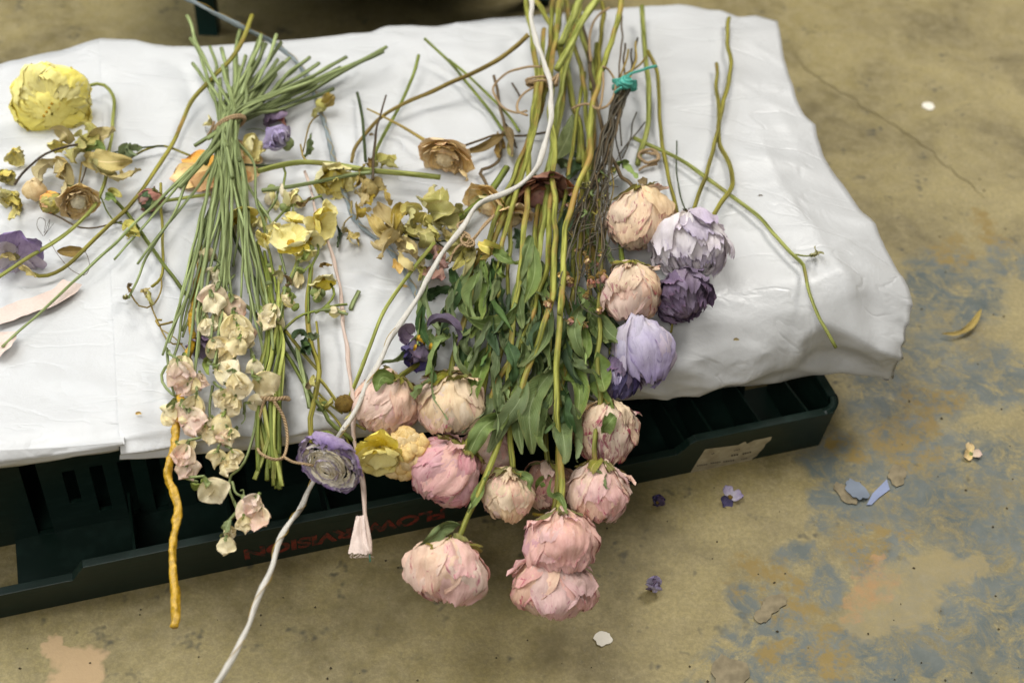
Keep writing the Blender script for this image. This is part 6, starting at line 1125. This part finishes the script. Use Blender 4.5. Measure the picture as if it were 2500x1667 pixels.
flake('tape_scrap', 'grey-blue torn scrap beside the beige flake on the floor', ring_px(2090, 1194, 36, 17, s=5, rot=.65), plain('grey_chip', '#7f8894', .8, .2, 60, .3), 'scrap', .2)
flake('tape_scrap', 'narrow blue triangular scrap on the floor at right', [(2165, 1170), (2172, 1195), (2145, 1215), (2128, 1232), (2116, 1232), (2130, 1205), (2150, 1185)][::-1], BU, 'scrap')
flake('paint_flake', 'round beige flake above the blue triangular scrap', ring_px(2192, 1160, 24, 24, s=6), BE, 'flake')
flake('paint_flake', 'oval pale beige flake on the blue-grey floor patch', ring_px(1888, 1475, 36, 22, s=7, rot=-.5), BE, 'flake')
flake('paint_flake', 'smaller beige flake touching the oval one on the grey patch', ring_px(1862, 1503, 24, 16, s=8, rot=-.3), BE, 'flake')
flake('paint_flake', 'large beige flake at the bottom edge of the floor', ring_px(1778, 1640, 44, 42, s=9), BE, 'flake')
o = leaf('dried_petal', [on_z(2395, 755, .3), on_z(2375, 790, .5), on_z(2340, 812, .4), on_z(2300, 815, .25)], .42, MT['khaki'], None, 5.0, fold=.5); tag(o, 'curved pale dried petal on the floor at far right', 'petal')

# grit and plant crumbs strewn on the concrete: nobody could count them
rg = random.Random(404); vs, fs = [], []
for k in range(170):
    px, py = rg.uniform(-40, 2540), rg.uniform(1150, 1700) if k % 3 else rg.uniform(0, 1200)
    if k % 3 == 0: px = rg.uniform(2150, 2540)
    if py < 1560 - .215 * px and px < 2080: continue
    b = len(vs); r_ = rg.uniform(.025, .085); c = on_z(px, py, r_ * .5)
    for d in ((1, 0, 0), (0, 1, 0), (-1, 0, 0), (0, -1, 0), (0, 0, .8), (0, 0, -.8)): vs.append(c + Vector(d) * r_ * rg.uniform(.6, 1.5))
    fs += [(b + i, b + (i + 1) % 4, b + 4) for i in range(4)] + [(b + (i + 1) % 4, b + i, b + 5) for i in range(4)]
o = mk('floor_grit', vs, fs, plain('grit', '#544b38', .95, .3, 300, .4), None, smooth=False); tag(o, 'fine dark grit and crumbs strewn over the concrete', 'grit', kind='stuff')
rg = random.Random(405)
for k in range(7):
    px, py = [(905, 1010), (330, 1010), (900, 330), (1790, 830), (640, 470), (980, 700), (1850, 480)][k]; c = W(px, py, .12)
    o = leaf('petal_crumb', [c, c + RT * .18 + UP * .05, c + RT * .34], .16, MT[['olive', 'tan', 'brleaf', 'khaki', 'paleyellow', 'tan', 'brleaf'][k]], None, k * 2.2, fold=.6)
    tag(o, ['tiny olive crumb on the paper beside the cord', 'tiny tan crumb on bare paper at lower left', 'tiny brown crumb on the paper near the dark upright stem', 'tiny khaki crumb on the paper front at right', 'tiny yellow crumb right of the sweet pea stems', 'tiny tan crumb on the paper below the olive petals', 'tiny brown crumb on the paper right of the forked stems'][k], 'crumb')
